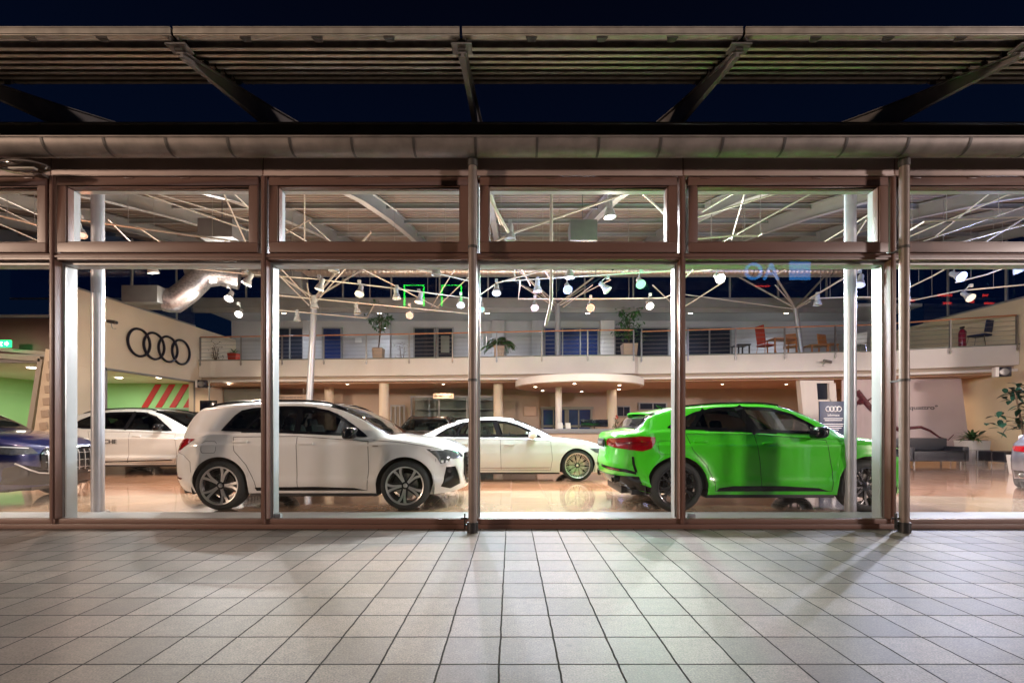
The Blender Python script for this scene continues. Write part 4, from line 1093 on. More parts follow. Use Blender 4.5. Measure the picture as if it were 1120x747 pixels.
# green lit side room
gr_ = empty('side_room', (-16, 17, 0), 0, 'lime green side room with slanted red wall stripes seen through the opening in the left wall', 'room')
m = MB(); m.box(-20, -12.62, 20.3, 20.45, 0, 3.2); m.box(-20.2, -20, 13, 20.4, 0, 3.2); o = m.build('green_wall', 'greenroom', gr_); o.location = (16, -17, 0)
for i in range(4):
    m = MB(); x0 = (-16.45)+i*.62
    m.prism([(x0-.02, 2.12), (x0+.26, 2.12), (x0+.88, 3.15), (x0+.60, 3.15)], lambda a, b: (a, 20.296, b), lambda a, b: (a, 20.27, b))
    o = m.build('red_stripe', 'redstripe', gr_); o.location = (16, -17, 0)
m = MB(); m.box(-20, -12.7, 20.2, 20.28, 1.92, 1.95); m.box(-20, -12.7, 20.2, 20.28, 2.05, 2.08); o = m.build('wall_rail', 'steel', gr_); o.location = (16, -17, 0)
for (x, y) in ((-17.5, 15), (-15.8, 15), (-14.2, 15), (-17.5, 18), (-15.5, 18), (-13.9, 18)):
    m = MB(); m.cur = 0; m.lathe([(0, 3.18), (.10, 3.18), (.12, 3.2)], 16, c=(x+16, y-17, 0)); m.build('ceiling_spot', 'downlight', gr_)
# slanted window of the side room facing the hall
sw = empty('slanted_window', (-15.5, 12.9, 0), 0, 'large pale framed window leaning outward at the left edge with green light behind it', 'window')
m = MB()
p = [at(-70, 384, 12.85), at(47, 393, 12.85), at(33, 480, 12.85), at(22, 520, 12.85)]
for a, b in zip(p, p[1:]): m.bar(a, b, .16, .14)
m.bar(at(-70, 376, 12.95), at(64, 388, 12.95), .14, .10)
o = m.build('frame', 'rod', sw); o.location = (15.5, -12.9, 0)
m = MB(); q = [at(-70, 384, 12.85), at(47, 393, 12.85), at(22, 520, 12.85), at(-70, 520, 12.85)]
m.add([v for v in q]+[v+Vector((0, .012, 0)) for v in q], [(0, 1, 2, 3), (4, 5, 6, 7), (0, 1, 5, 4), (1, 2, 6, 5)]); o = m.build('pane', 'pane', sw, fix=False); o.location = (15.5, -12.9, 0)
pil = empty('patterned_pillar', (-12.9, 12.7, 0), 0, 'leaning cream pillar with a column of square beige blocks beside the slanted window', 'pillar')
m = MB(); a, b = at(66, 384, 12.7), at(44, 540, 12.7); m.bar(a, b, .52, .3, up=(0, 1, 0)); o = m.build('pillar_body', 'cream', pil); o.location = (12.9, -12.7, 0)
for i in range(9):
    m = MB(); c = lerp(a, b, .10+i*.085); m.cbox((c.x, c.y-.17, c.z), (.20, .04, .20), Matrix.Rotation(R(-7), 3, 'Y')); o = m.build('block', 'backwall', pil); o.location = (12.9, -12.7, 0)
ex = empty('exit_sign', tuple(at(5, 376, 12.6)), 0, 'small green lit exit sign with a white running figure and arrow at the left edge', 'exit sign')
m = MB(); m.cbox((0, 0, 0), (.36, .05, .20)); m.build('sign_box', 'exit', ex, bevel=.006)
m = MB(); m.prism([(.03, -.03), (.09, -.03), (.09, -.065), (.15, 0), (.09, .065), (.09, .03), (.03, .03)], lambda a, b: (a, -.026, b), lambda a, b: (a, -.032, b))
m.prism([(-.13, -.07), (-.10, -.07), (-.075, -.02), (-.05, -.07), (-.03, -.07), (-.06, .0), (-.06, .03), (-.02, .02), (-.02, .035), (-.07, .05), (-.11, .02), (-.10, .01), (-.085, .025)], lambda a, b: (a, -.026, b), lambda a, b: (a, -.032, b))
m.build('pictogram', 'exit_white', ex)

# ---- upper gallery
EDGE = [(-12.38, 18.05), (-4.15, 17.45), (2.9, 16.75), (4.55, 16.75), (4.75, 17.0), (12.7, 15.85), (16.18, 14.5)]
gal = empty('gallery', (0, 17.5, 3.0), 0, 'white gallery floor across the back of the hall with a peach coloured underside', 'gallery')
def gb(mb, name, m, **k):
    o = mb.build(name, m, gal, **k); o.location = (0, -17.5, -3.0); return o
def slab(off, z0, z1, name, m, back=20.5):
    poly = [(x, y+off) for x, y in EDGE]+[(16.18, back), (-12.38, back)]
    mb = MB(); mb.prism(poly, lambda a, b: (a, b, z0), lambda a, b: (a, b, z1)); return gb(mb, name, m)
slab(0, 3.22, 3.86, 'gallery_slab', 'slabwhite')
slab(.16, 3.10, 3.22, 'shadow_gap', 'backwall')
slab(.03, 3.02, 3.10, 'edge_band', 'slabwhite')
slab(.35, 2.965, 3.02, 'soffit', 'soffit')
slab(-.03, 3.865, 3.90, 'floor_edge', 'cabinet')
def railing(pts, label, name='gallery_railing'):
    c = pts[len(pts)//2]; t = empty(name, (c[0], c[1], 3.88), 0, label, 'railing')
    def rb(mb, nm, m):
        o = mb.build(nm, m, t); o.location = (-c[0], -c[1], -3.88); return o
    m = MB(); m.tube([(x, y-.02, 4.80) for x, y in pts], .026, 10); rb(m, 'handrail', 'wood_rail')
    m = MB()
    for z in (4.02, 4.17, 4.32, 4.47, 4.62): m.tube([(x, y-.02, z) for x, y in pts], .006, 6)
    rb(m, 'wires', 'steel')
    ln = 0; d = []
    for a, b in zip(pts, pts[1:]): d.append((ln, a, b)); ln += math.dist(a, b)
    k = max(1, round(ln/1.62))
    for i in range(k+1):
        s_ = ln*i/k
        for l0, a, b in d:
            if s_ <= l0+math.dist(a, b)+1e-6: f = (s_-l0)/math.dist(a, b); break
        x, y = lerp(a[0], b[0], f), lerp(a[1], b[1], f)
        m = MB(); m.box(x-.022, x+.022, y-.05, y-.035, 3.66, 4.80); m.box(x-.022, x+.022, y-.012, y+.0, 3.9, 4.80); m.box(x-.03, x+.03, y-.06, y-.03, 3.70, 3.76)
        rb(m, 'post', 'steel')
railing([(-12.3, 18.05), (-4.15, 17.45), (2.9, 16.75), (4.5, 16.75)], 'steel post railing with orange wooden handrail along the left and middle of the gallery')
railing([(4.85, 16.98), (12.7, 15.85), (16.1, 14.52)], 'steel post railing with orange wooden handrail along the right part of the gallery')
# rear wall of the gallery: glazed office fronts and doors
def office(x0, x1, label, n, mm='darkglass', z1=5.72, bluish=False):
    t = empty('office_front', ((x0+x1)/2, 20.4, 3.9), 0, label, 'office window')
    m = MB(); w = x1-x0
    m.box(-w/2, w/2, -.02, .08, z1-3.9-.06, z1-3.9); m.box(-w/2, w/2, -.02, .08, 0, .08)
    for i in range(n+1):
        x = lerp(-w/2+.03, w/2-.03, i/n); m.box(x-.03, x+.03, -.015, .075, .08, z1-3.96)
    m.build('frame', 'rafter', t)
    for i in range(n):
        m = MB(); a, b = lerp(-w/2+.06, w/2-.06, i/n), lerp(-w/2+.06, w/2-.06, (i+1)/n); m.box(a, b, .02, .05, .08, z1-3.96); m.build('pane', mm, t)
sx_ = lambda px, Y=20.4: (px-CX)*Y/F
office(sx_(302), sx_(332), 'dark two pane office front left of the slim white column on the gallery', 2)
office(sx_(352), sx_(374), 'blue lit glazed door behind the gallery railing', 1, 'darkblue')
office(sx_(452), sx_(476), 'dark glass office front right of the leafy ficus on the gallery', 1)
office(sx_(478), sx_(496), 'dark door with a pale notice on it behind the gallery railing', 1)
office(sx_(595), sx_(655), 'wide dark office front behind the white column at the middle of the gallery', 3, 'darkblue')
office(sx_(672), sx_(732), 'dark office front behind the tall gallery plant by the break in the railing', 2)
office(sx_(752), sx_(800), 'dark office front at the right part of the gallery beside the forked column', 2)
m = MB(); m.cbox((0, 0, 0), (.38, .02, .75)); o = m.build('wall_notice', 'cabinet', loc=(sx_(487), 20.36, 4.95), bevel=.004); tag(o, 'pale green notice sheet hanging on the dark gallery door', 'notice')
m = MB(); m.cbox((0, 0, 0), (.30, .02, .22)); o = m.build('wall_paper', 'paper', loc=(sx_(391), 20.49, 5.15), bevel=.003); tag(o, 'small white paper on the grey wall left of the gallery ficus', 'notice')
m = MB(); m.cbox((0, 0, 0), (.16, .3, .16)); o = m.build('blue_lamp', 'bluescreen', loc=(sx_(363, 19.9), 19.9, 4.1), bevel=.02); tag(o, 'small blue glowing lamp on the floor by the glazed gallery door', 'lamp')
for i, (px, w, lb) in enumerate(((336, .3, 'narrow white door frame pilaster left of the blue lit gallery door'), (422, .42, 'pale pilaster on the gallery wall just right of the ficus'), (545, .55, 'pale pilaster behind the gallery palm'), (588, .5, 'pale pilaster left of the wide dark office front'), (664, .62, 'broad pale pilaster between two dark gallery office fronts'))):
    m = MB(); m.box(-w/2, w/2, -.1, .05, 0, 2.11); o = m.build('wall_pilaster', 'greywall' if i != 4 else 'slabwhite', loc=(sx_(px), 20.4, 3.9), bevel=.008); tag(o, lb, 'pilaster', 'pilasters on the gallery wall')

# ---- columns
def column(x, y, z0, z1, r, label, m='alu', group=None, tilt=0.0, head=True):
    t = empty('round_column', (x, y, z0), 0, label, 'column', group)
    b = MB(); b.tube([(0, 0, 0), (tilt, 0, z1-z0)], r, 24); b.build('shaft', m, t)
    if head:
        b = MB(); h = z1-z0; b.lathe([(r+.002, h-.35), (r+.03, h-.33), (r+.03, h-.28), (r*.8, h-.27), (r*.8, h-.12), (r+.035, h-.10), (r+.035, h-.02), (0, h-.02)], 24, c=(tilt, 0, 0)); b.build('column_head', m, t)
    b = MB(); b.lathe([(r+.05, 0), (r+.05, .02), (r+.001, .022)], 24); b.build('base_ring', 'steel', t)
    return t
ca = at(107, 560, 6.38); column(ca.x, 6.38, FL, 4.86, .075, 'slim silver column just inside the glass at the left beside the blue car', group='slim silver columns inside the glass')
ca = at(930, 560, 6.38); cc = column(ca.x, 6.38, FL, 4.86, .072, 'slim silver column just inside the glass in front of the green car bonnet', group='slim silver columns inside the glass')
def tree_column(base, node, r, label):
    t = empty('branching_column', tuple(base), 0, label, 'column', 'branching white columns')
    b = MB(); d = Vector(node)-Vector(base); b.tube([(0, 0, 0), d], r, 20); b.build('shaft', 'alu', t)
    for (dx, dy) in ((-2.3, -1.6), (2.3, -1.6), (-2.3, 1.2), (2.3, 1.2)):
        b = MB(); e = Vector(node)+Vector((dx, dy, 0)); e.z = pf(min(18, e.y))-.3
        b.tube([d, e-Vector(base)], .035, 8); b.build('branch', 'rod', t)
tree_column(Vector((at(335, 400, 14.5).x, 14.5, FL)), at(344, 326, 14.5), .10, 'leaning white column with four branches rising behind the white car in front')
tree_column(Vector((at(610, 392, 17.6).x, 17.6, 3.9)), at(610, 333, 17.6), .11, 'white branching column standing on the middle of the gallery')
tree_column(Vector((at(877, 388, 16.9).x, 16.9, 3.9)), at(870, 337, 16.9), .09, 'white branching column leaning on the right part of the gallery')
for px, Y, lb in ((420, 18.1, 'cream round column under the gallery behind the roof of the front white car'), (545, 18.1, 'cream round column under the gallery above the white saloon'), (669, 17.7, 'cream round column beside the reception canopy and desk'), (360, 19.6, 'short cream column far under the gallery left of the first one')):
    column(sx_(px, Y), Y, FL, 2.965, .19, lb, 'cream', 'cream columns under the gallery', head=False)
column(sx_(611, 16.6), 16.6, FL, 2.72, .12, 'slender white column carrying the round reception canopy', 'slabwhite', head=False)
# ------------------------------------------------------------------ reception and lower level
rc = empty('reception_canopy', (2.5, 16.9, 2.7), 0, 'round white canopy with a peach underside over the reception desk', 'canopy')
m = MB(); m.lathe([(0, .0), (2.30, .0), (2.34, .02), (2.34, .24), (2.30, .27), (0, .27)], 64); o = m.build('canopy_ring', 'slabwhite', rc, sharp=30)
m = MB(); m.lathe([(0, -.012), (2.2, -.012), (2.22, -.002)], 64); m.build('canopy_underside', 'soffit', rc)
for k in range(6):
    a = 2*PI*k/6+.3; m = MB(); m.lathe([(0, -.02), (.045, -.02), (.055, -.012)], 14, c=(1.7*math.cos(a), 1.7*math.sin(a), 0)); m.build('downlight', 'downlight', rc)
desk = empty('reception_desk', (2.4, 15.6, FL), 0, 'long reception desk with a grey counter top behind the white saloon', 'desk')
m = MB(); m.box(-1.5, 2.6, 0, .7, 0, 1.0); m.build('desk_body', 'desk', desk, bevel=.01)
m = MB(); m.box(-1.55, 2.65, -.08, .45, 1.005, 1.16); m.build('counter_top', 'desktop', desk, bevel=.015)
for i, (px, lb) in enumerate(((613, 'left one of the two small leaflet stands on the reception desk'), (621.5, 'right one of the two small leaflet stands on the reception desk'))):
    m = MB(); m.bar((0, 0, 0), (0, .08, .20), .17, .01); m.box(-.085, .085, -.03, .0, 0, .05); c = at(px, 461, 15.8)
    o = m.build('leaflet_stand', 'paper', loc=(c.x, 15.8, FL+1.165), bevel=.003); tag(o, lb, 'leaflet stand', 'leaflet stands on the reception desk')
mo = empty('monitor', (at(650, 460, 15.9).x, 15.9, FL+1.165), 0, 'wide black computer monitor on the reception desk', 'monitor')
m = MB(); m.cbox((0, 0, .19), (.95, .04, .26)); m.build('screen', 'screen', mo, bevel=.008); m = MB(); m.box(-.1, .1, -.06, .08, 0, .012); m.box(-.02, .02, .0, .03, .01, .1); m.build('stand', 'black', mo)
bd = empty('glass_door', (sx_(620, 20.4), 20.4, FL), 0, 'glazed double entrance door with cream frames behind the reception desk', 'door')
m = MB()
W_ = 2.2
m.box(-W_/2-.1, W_/2+.1, -.02, .1, 2.02, 2.14)
for x in (-W_/2, -.05, .05, W_/2): m.box(x-.045, x+.045, -.02, .1, 0, 2.02)
m.box(-W_/2, W_/2, -.01, .09, 1.22, 1.32); m.box(-.62, -.56, -.01, .09, 0, 2.02); m.box(.50, .56, -.01, .09, 0, 2.02)
m.build('frame', 'cabinet', bd)
for a, b in ((-1.05, -.62), (-.56, -.1), (.1, .5), (.56, 1.05)):
    m = MB(); m.box(a, b, .02, .04, .05, 2.0); m.build('pane', 'darkblue', bd)
m = MB(); m.cbox((-.38, .0, 1.62), (.20, .02, .34)); m.build('lit_poster', 'bluescreen', bd)
def lowfront(x0, x1, z1, Y, label, shelves, sign=None, signx=0):
    t = empty('parts_counter_window', ((x0+x1)/2, Y, FL), 0, label, 'shop window'); w = x1-x0
    m = MB(); m.box(-w/2, w/2, -.03, .05, z1-.07, z1)
    for x in [lerp(-w/2+.03, w/2-.03, i/3) for i in range(4)]: m.box(x-.03, x+.03, -.03, .05, 0, z1-.07)
    m.build('frame', 'rafter', t)
    m = MB(); m.box(-w/2+.06, w/2-.06, .0, .012, .02, z1-.07); m.build('pane', 'pane2', t)
    m = MB(); m.box(-w/2, w/2, .9, .98, .0, z1); m.build('backing', 'cabinet', t)
    for z in shelves:
        m = MB(); m.box(-w/2+.1, w/2-.1, .5, .9, z, z+.035); m.build('shelf', 'rafter', t)
    return t
lowfront(sx_(449, 19.3), sx_(542, 19.3), 2.55, 19.3, 'glazed parts shop front with shelves under the gallery between two cream columns', (1.25, 1.62, 1.98))
lowfront(sx_(427, 19.9), sx_(443, 19.9), 2.2, 19.9, 'narrow dark glazed opening under the gallery beside the cream column', (.9,))
def hsign(px, py, Y, w, h, s, size, label):
    t = empty('hanging_sign', tuple(at(px, py, Y)), 0, label, 'sign'); m = MB(); m.cbox((0, 0, 0), (w, .04, h)); m.build('board', 'tan_sign', t, bevel=.005)
    text('lettering', s, size, 'text_dark', t, (0, -.024, 0), (PI/2, 0, 0))
    m = MB(); m.tube([(-w*.4, 0, h/2), (-w*.4, 0, h/2+.35)], .005, 5); m.tube([(w*.4, 0, h/2), (w*.4, 0, h/2+.35)], .005, 5); m.build('hanging_wires', 'steel', t)
hsign(318, 434.5, 18.6, 1.30, .20, 'Příjem vozidel na servis', .105, 'tan hanging sign with dark words above the roof of the front white car')
hsign(485, 433, 18.6, .85, .21, 'Prodejna vozů', .12, 'tan hanging sign with dark words above the shop front')
m = MB(); m.cbox((0, 0, 0), (.55, .05, .42)); o = m.build('wall_picture', 'desk', loc=(sx_(580, 20.4), 20.44, 1.95), bevel=.01); tag(o, 'small square framed picture on the taupe wall left of the glass door', 'picture')
for px, w, h, zc, lb in ((714, 1.3, .35, 2.18, 'low wide blue grey window above the tail of the green car'), (682, .6, .5, 1.95, 'small dark office window behind the red flower')):
    t = empty('rear_window_opening', (sx_(px, 20.45), 20.45, zc), 0, lb, 'window'); m = MB(); m.cbox((0, 0, 0), (w, .06, h)); m.build('frame', 'rafter', t, bevel=.006)
    m = MB(); m.cbox((-w*.23, -.03, 0), (w*.42, .02, h-.1)); m.cbox((w*.23, -.03, 0), (w*.42, .02, h-.1)); m.build('pane', 'darkglass', t)
# under-gallery dark recess walls behind cars
m = MB(); m.box(-12.3, sx_(300, 19.5), 19.5, 19.6, 0, 2.9); o = m.build('recess_wall', 'cabinet'); tag(o, 'dull green grey wall under the left end of the gallery', 'wall')
tv = empty('wall_screen', tuple(at(228, 444, 17.2)), 0, 'small black flat screen under the left end of the gallery', 'screen')
m = MB(); m.cbox((0, 0, 0), (.62, .06, .42)); m.build('screen_body', 'screen', tv, bevel=.01); m = MB(); m.tube([(0, .05, .1), (0, .05, .95)], .02, 8); m.build('hanger', 'steel', tv)
def speaker(p, rz, label):
    t = empty('loudspeaker', tuple(p), rz, label, 'loudspeaker', 'loudspeakers under the gallery ends')
    m = MB(); m.cbox((0, 0, 0), (.34, .26, .30)); m.build('cabinet', 'ring', t, bevel=.03)
    m = MB(); m.lathe([(0, -.135), (.05, -.138), (.10, -.142), (.115, -.132)], 20, axis='y'); m.build('speaker_cone', 'steel', t)
    m = MB(); m.cbox((-.16, -.02, 0), (.08, .23, .30)); m.build('side_cheek', 'slabwhite', t, bevel=.01)
    m = MB(); m.bar((.1, .1, -.05), (.24, .2, -.1), .05, .05); m.build('bracket', 'black', t)
speaker(at(221, 420, 17.6), R(20), 'small loudspeaker on the wall at the left end under the gallery')
speaker(at(1096, 407, 14.0), R(-25), 'small loudspeaker under the right end of the gallery by the cream wall')
def camera_(p, rz, label):
    t = empty('security_camera', tuple(p), rz, label, 'camera', 'security cameras')
    m = MB(); m.tube([(-.14, 0, .02), (.14, 0, -.03)], .05, 12); m.build('camera_body', 'steel', t); m = MB(); m.tube([(-.05, 0, 0), (-.12, .1, -.16), (-.02, .12, -.16)], .012, 6); m.build('mount', 'white_metal', t)
    m = MB(); m.tube([(.141, 0, -.031), (.15, 0, -.032)], .04, 12); m.build('lens', 'black', t)
camera_(at(115, 352, 12.7)+Vector((.2, 0, 0)), R(-10), 'grey security camera on the cream left wall above the ring emblem')
camera_(at(905, 395, 15.9), R(10), 'steel security camera on the front edge of the gallery at the right')
# ring emblem on the left wall
re_ = empty('ring_sign', (-12.33, 16.05, 0), 0, 'four large dark interlocking rings mounted on the cream left wall', 'emblem')
rr_ = .60
for k in range(4):
    yy = 15.1+k*.64; zc = CZ+ (HY-378.5)/F*1.0*14.9
    m = MB(); pts = []
    zc = 4.04
    for i in range(41):
        a = 2*PI*i/40; pts.append((0, yy-16.05+.45*math.cos(a), zc+.45*math.sin(a)))
    m.tube(pts, .040, 8, caps=False); m.build('ring', 'ring', re_)
# info board
ib = empty('info_board', (at(911, 470, 13.2).x, 13.2, FL), R(0), 'dark blue standing board with white rings and lines of text behind the green car', 'notice board')
m = MB(); m.cbox((0, 0, 1.15), (.80, .04, 1.62)); m.build('board', 'navy', ib, bevel=.006)
m = MB(); m.box(-.35, .35, -.18, .18, 0, .03); m.box(-.03, .03, .02, .06, .03, .6); m.build('foot', 'steel', ib)
rings(ib, 'white', .068, (0, -.028, 1.74), axis='y', t=.17)
text('heading', 'Informace', .085, 'white', ib, (0, -.023, 1.56), (PI/2, 0, 0), .002)
m = MB()
for i, w in enumerate((.56, .50, 0, .58, .54, .46, .30)):
    if w: m.box(-w/2, w/2, -.024, -.021, 1.455-i*.055, 1.475-i*.055)
m.build('text_lines', 'white', ib)
m = MB()
for sg in (-1, 1): m.prism([(sg*.30, .93), (sg*.24, .99), (sg*.24, .95), (sg*.16, .95), (sg*.16, .91), (sg*.24, .91), (sg*.24, .87)], lambda a, b: (a, -.021, b), lambda a, b: (a, -.025, b))
m.prism([(-.055, .84), (.055, .84), (.055, 1.0), (.02, 1.03), (.02, 1.09), (-.02, 1.09), (-.02, 1.03), (-.055, 1.0)], lambda a, b: (a, -.021, b), lambda a, b: (a, -.05, b)); m.build('pictogram', 'white', ib)
# exhibition wall with the banner
bw = empty('banner_wall', (14, 15.9, FL), 0, 'large mauve wall banner with a dark red scaly tail and one word of lettering', 'banner')
A, B = Vector((12.0, 16.55, 0)), Vector((15.55, 15.75, 0)); dv = (B-A).normalized(); nv_ = Vector((dv.y, -dv.x, 0))
bo = Vector((14, 15.9, FL))
def bp(u, z, o=0.0): return A+dv*u+nv_*o+Vector((0, 0, z))-bo
LB = (B-A).length
m = MB(); m.prism([(0, .35), (LB+.25, .35), (LB-.02, 2.95), (0, 2.95)], lambda a, b: bp(a, b, 0), lambda a, b: bp(a, b, .05)); m.build('banner_panel', 'banner', bw)
an = math.atan2(dv.y, dv.x)
def pu(px, py):       # photo point -> (u, z) on the banner plane
    d = Vector(((px-CX)/F, 1, (HY-py)/F)); t = (A-Vector((0, 0, CZ))).dot(nv_)/(d.dot(nv_)); P = Vector((0, 0, CZ))+d*t
    return ((P-A).dot(dv), P.z)
u, z = pu(1009, 446); o = text('lettering', 'quattro°', .20, 'text_dark', bw, tuple(bp(u, z, .056)), (PI/2, 0, an), sx=1.25)
m = MB(); tl = [(936, 428), (950, 445), (968, 462), (982, 470), (994, 468), (1006, 467), (1016, 471), (1026, 478), (1036, 481), (1044, 473)]
pts = [bp(*pu(*q), .056) for q in tl]
dense = []
for i in range(len(pts)-1):
    for k in range(4): dense.append(lerp(pts[i], pts[i+1], k/4))
m.tube([Vector(p) for p in dense], .10, 10, r2=.01)
for q in ((934, 430), (940, 440), (930, 446), (960, 458)):
    p = bp(*pu(*q), .05); m.lathe([(0, -.10), (.10, -.06), (.13, 0), (.09, .06), (0, .1)], 9, c=p)
m.tube([bp(*pu(945, 440), .06), bp(*pu(958, 432), .06), bp(*pu(966, 438), .06)], .03, 6); m.tube([bp(*pu(940, 436), .06), bp(*pu(930, 452), .06)], .035, 6)
o = m.build('scaly_tail_print', 'creature', bw); 
# slanted white exhibition frame left of the banner
sf = empty('leaning_frame', (at(880, 440, 16.6).x, 16.6, FL), 0, 'leaning cream frame with a dark square opening left of the mauve banner', 'frame')
m = MB(); f = lambda px, py: at(px, py, 16.5)-Vector(sf.location)
def quad(px): return [f(*q) for q in px]
def slabq(mb, q, th=.25):
    mb.add(q+[v+Vector((0, th, 0)) for v in q], [(0, 1, 2, 3), (7, 6, 5, 4), (0, 4, 5, 1), (1, 5, 6, 2), (2, 6, 7, 3), (3, 7, 4, 0)])
slabq(m, quad([(875, 416), (893, 416), (900, 510), (884, 510)])); slabq(m, quad([(893, 416), (912, 416), (912, 419), (893, 419)])); slabq(m, quad([(907, 419), (914, 419), (920, 510), (910, 510)])); slabq(m, quad([(895, 437), (909, 437), (910, 510), (899, 510)]), .2)
m.build('frame', 'slabwhite', sf)
m = MB(); m.add([v+Vector((0, .12, 0)) for v in quad([(893, 418), (908, 418), (910, 438), (895, 438)])], [(0, 1, 2, 3)]); m.build('opening', 'darkglass', sf)
lw = empty('low_partition', (at(870, 470, 15.6).x, 15.6, FL), 0, 'low mauve and white partition behind the windscreen of the green car', 'partition')
m = MB(); m.cbox((0, 0, .75), (1.35, .08, 1.5)); m.build('panel', 'banner', lw, bevel=.006)
m = MB(); m.prism([(-.1, .05), (.62, .05), (.62, 1.45), (.45, 1.45)], lambda a, b: (a, -.045, b), lambda a, b: (a, -.055, b)); m.build('white_facet', 'slabwhite', lw)

# ---- furniture at the right
def sofa(x, y, w, rz, label, back=True):
    t = empty('sofa', (x, y, FL), rz, label, 'sofa', 'black sofas along the right wall')
    m = MB(); m.box(-w/2, w/2, -.40, .40, .14, .46); m.build('seat', 'leather', t, bevel=.03, seg=3)
    if back:
        m = MB(); m.box(-w/2, w/2, .22, .42, .46, .86); m.build('backrest', 'leather', t, bevel=.04, seg=3)
        for s_ in (-1, 1): m = MB(); m.box(s_*w/2-.1, s_*w/2+.1, -.4, .42, .14, .60); m.build('armrest', 'leather', t, bevel=.035, seg=3)
    for sx in (-1, 1):
        for sy in (-1, 1):
            m = MB(); m.box(sx*(w/2-.12)-.02, sx*(w/2-.12)+.02, sy*.32-.02, sy*.32+.02, 0, .14); m.build('leg', 'steel', t)
sofa(at(1018, 500, 14.7).x-.1, 14.7, 1.7, 0, 'black leather sofa with a raised back in front of the mauve banner')
sofa(at(1098, 500, 14.2).x+.2, 14.3, 1.0, 0, 'low black bench seat between the planter and the grey car', back=False)
def planter(x, y, z, w, h, label, m_='slabwhite'):
    t = empty('planter', (x, y, z), 0, label, 'planter')
    b = MB(); b.add([(-w*.42, -w*.42, 0), (w*.42, -w*.42, 0), (w*.42, w*.42, 0), (-w*.42, w*.42, 0), (-w/2, -w/2, h), (w/2, -w/2, h), (w/2, w/2, h), (-w/2, w/2, h)], [(0, 3, 2, 1), (0, 1, 5, 4), (1, 2, 6, 5), (2, 3, 7, 6), (3, 0, 4, 7), (4, 5, 6, 7)]); b.build('pot', m_, t, bevel=.012)
    b = MB(); b.cbox((0, 0, h+.004), (w*.86, w*.86, .02)); b.build('soil', 'soil', t)
    return t
px_ = at(1063, 500, 15.0).x
planter(px_, 15.0, FL, .62, .78, 'white tapered planter holding a fern by the cream right wall')
def leafmesh(mb, p, d, ln, w, curl=.3):
    d = d.normalized(); s_ = d.cross(Vector((0, 0, 1)))
    if s_.length < .01: s_ = Vector((1, 0, 0))
    s_.normalize(); up = s_.cross(d); n = 4; vs = []
    for i in range(n+1):
        t = i/n; ww = w*math.sin(PI*(.12+.88*t)) if i < n else .001
        c = p+d*ln*t-Vector((0, 0, 1))*curl*ln*t*t
        vs += [c-s_*ww/2+up*ww*.15, c, c+s_*ww/2+up*ww*.15]
    fs = []
    for i in range(n): fs += [(i*3, i*3+1, i*3+4, i*3+3), (i*3+1, i*3+2, i*3+5, i*3+4)]
    mb.add(vs, fs, True)
def rosette(loc, n, ln, w, label, m_, name='fern', elev=(20, 75), sub=False, curl=.5):
    t = empty(name, loc, 0, label, 'plant'); mb = MB(); st = MB()
    for i in range(n):
        a = random.uniform(0, 2*PI); e = R(random.uniform(*elev)); l = ln*random.uniform(.7, 1.1)
        d = Vector((math.cos(a)*math.cos(e), math.sin(a)*math.cos(e), math.sin(e)))
        if not sub: leafmesh(mb, Vector((0, 0, 0)), d, l, w, curl)
        else:
            pts = []
            for k in range(9):
                tt = k/8; pts.append(d*l*tt-Vector((0, 0, 1))*curl*l*tt*tt)
            st.tube(pts, .006, 4, r2=.002)
            for k in range(2, 9):
                for j in (0, .5):
                    tt = (k-j)/8; p = d*l*tt-Vector((0, 0, 1))*curl*l*tt*tt
                    tan = (d-Vector((0, 0, 1))*2*curl*tt).normalized(); sd = tan.cross(Vector((0, 0, 1))).normalized()
                    for s_ in (-1, 1): leafmesh(mb, p, (sd*s_+tan*.9-Vector((0, 0, .25))), w*(1.15-tt*.6), w*.13, .25)
    mb.build('leaves', m_, t, fix=False)
    if sub: st.build('stems', 'bark', t)
    return t
rosette((px_, 15.0, FL+.79), 60, .75, .06, 'bushy green fern growing in the white planter by the right wall', 'leaf2')
def shrub(loc, h, rad, nl, lsize, label, m_, name='ficus', trunk=.5, stems=3, blobs=7):
    t = empty(name, loc, 0, label, 'plant'); tm = MB(); lm = MB(); bl = []
    for s_ in range(stems):
        a = random.uniform(0, 2*PI); top = Vector((math.cos(a)*rad*.4, math.sin(a)*rad*.4, h*random.uniform(.75, .95)))
        mid = top*.5+Vector((random.uniform(-.05, .05), random.uniform(-.05, .05), 0)); tm.tube([(0, 0, 0), mid, top], .022, 6, r2=.008)
        for k in range(blobs):
            f = random.uniform(trunk, 1.02); c = lerp(Vector((0, 0, 0)), top, f); c.z = h*lerp(trunk, 1, random.random()); aa = random.uniform(0, 2*PI); rr = rad*random.uniform(.2, .95)
            c2 = c+Vector((math.cos(aa)*rr, math.sin(aa)*rr, random.uniform(-.05, .12))); tm.tube([c, c2], .007, 4, r2=.003); bl.append(c2)
    for i in range(nl):
        c = random.choice(bl); o = Vector((random.gauss(0, 1), random.gauss(0, 1), random.gauss(0, .8)))*rad*.17
        d = Vector((random.uniform(-1, 1), random.uniform(-1, 1), random.uniform(-.6, .5))); leafmesh(lm, c+o, d, lsize*random.uniform(.7, 1.2), lsize*.5, .25)
    tm.build('trunk', 'bark', t); lm.build('leaves', m_, t, fix=False); return t
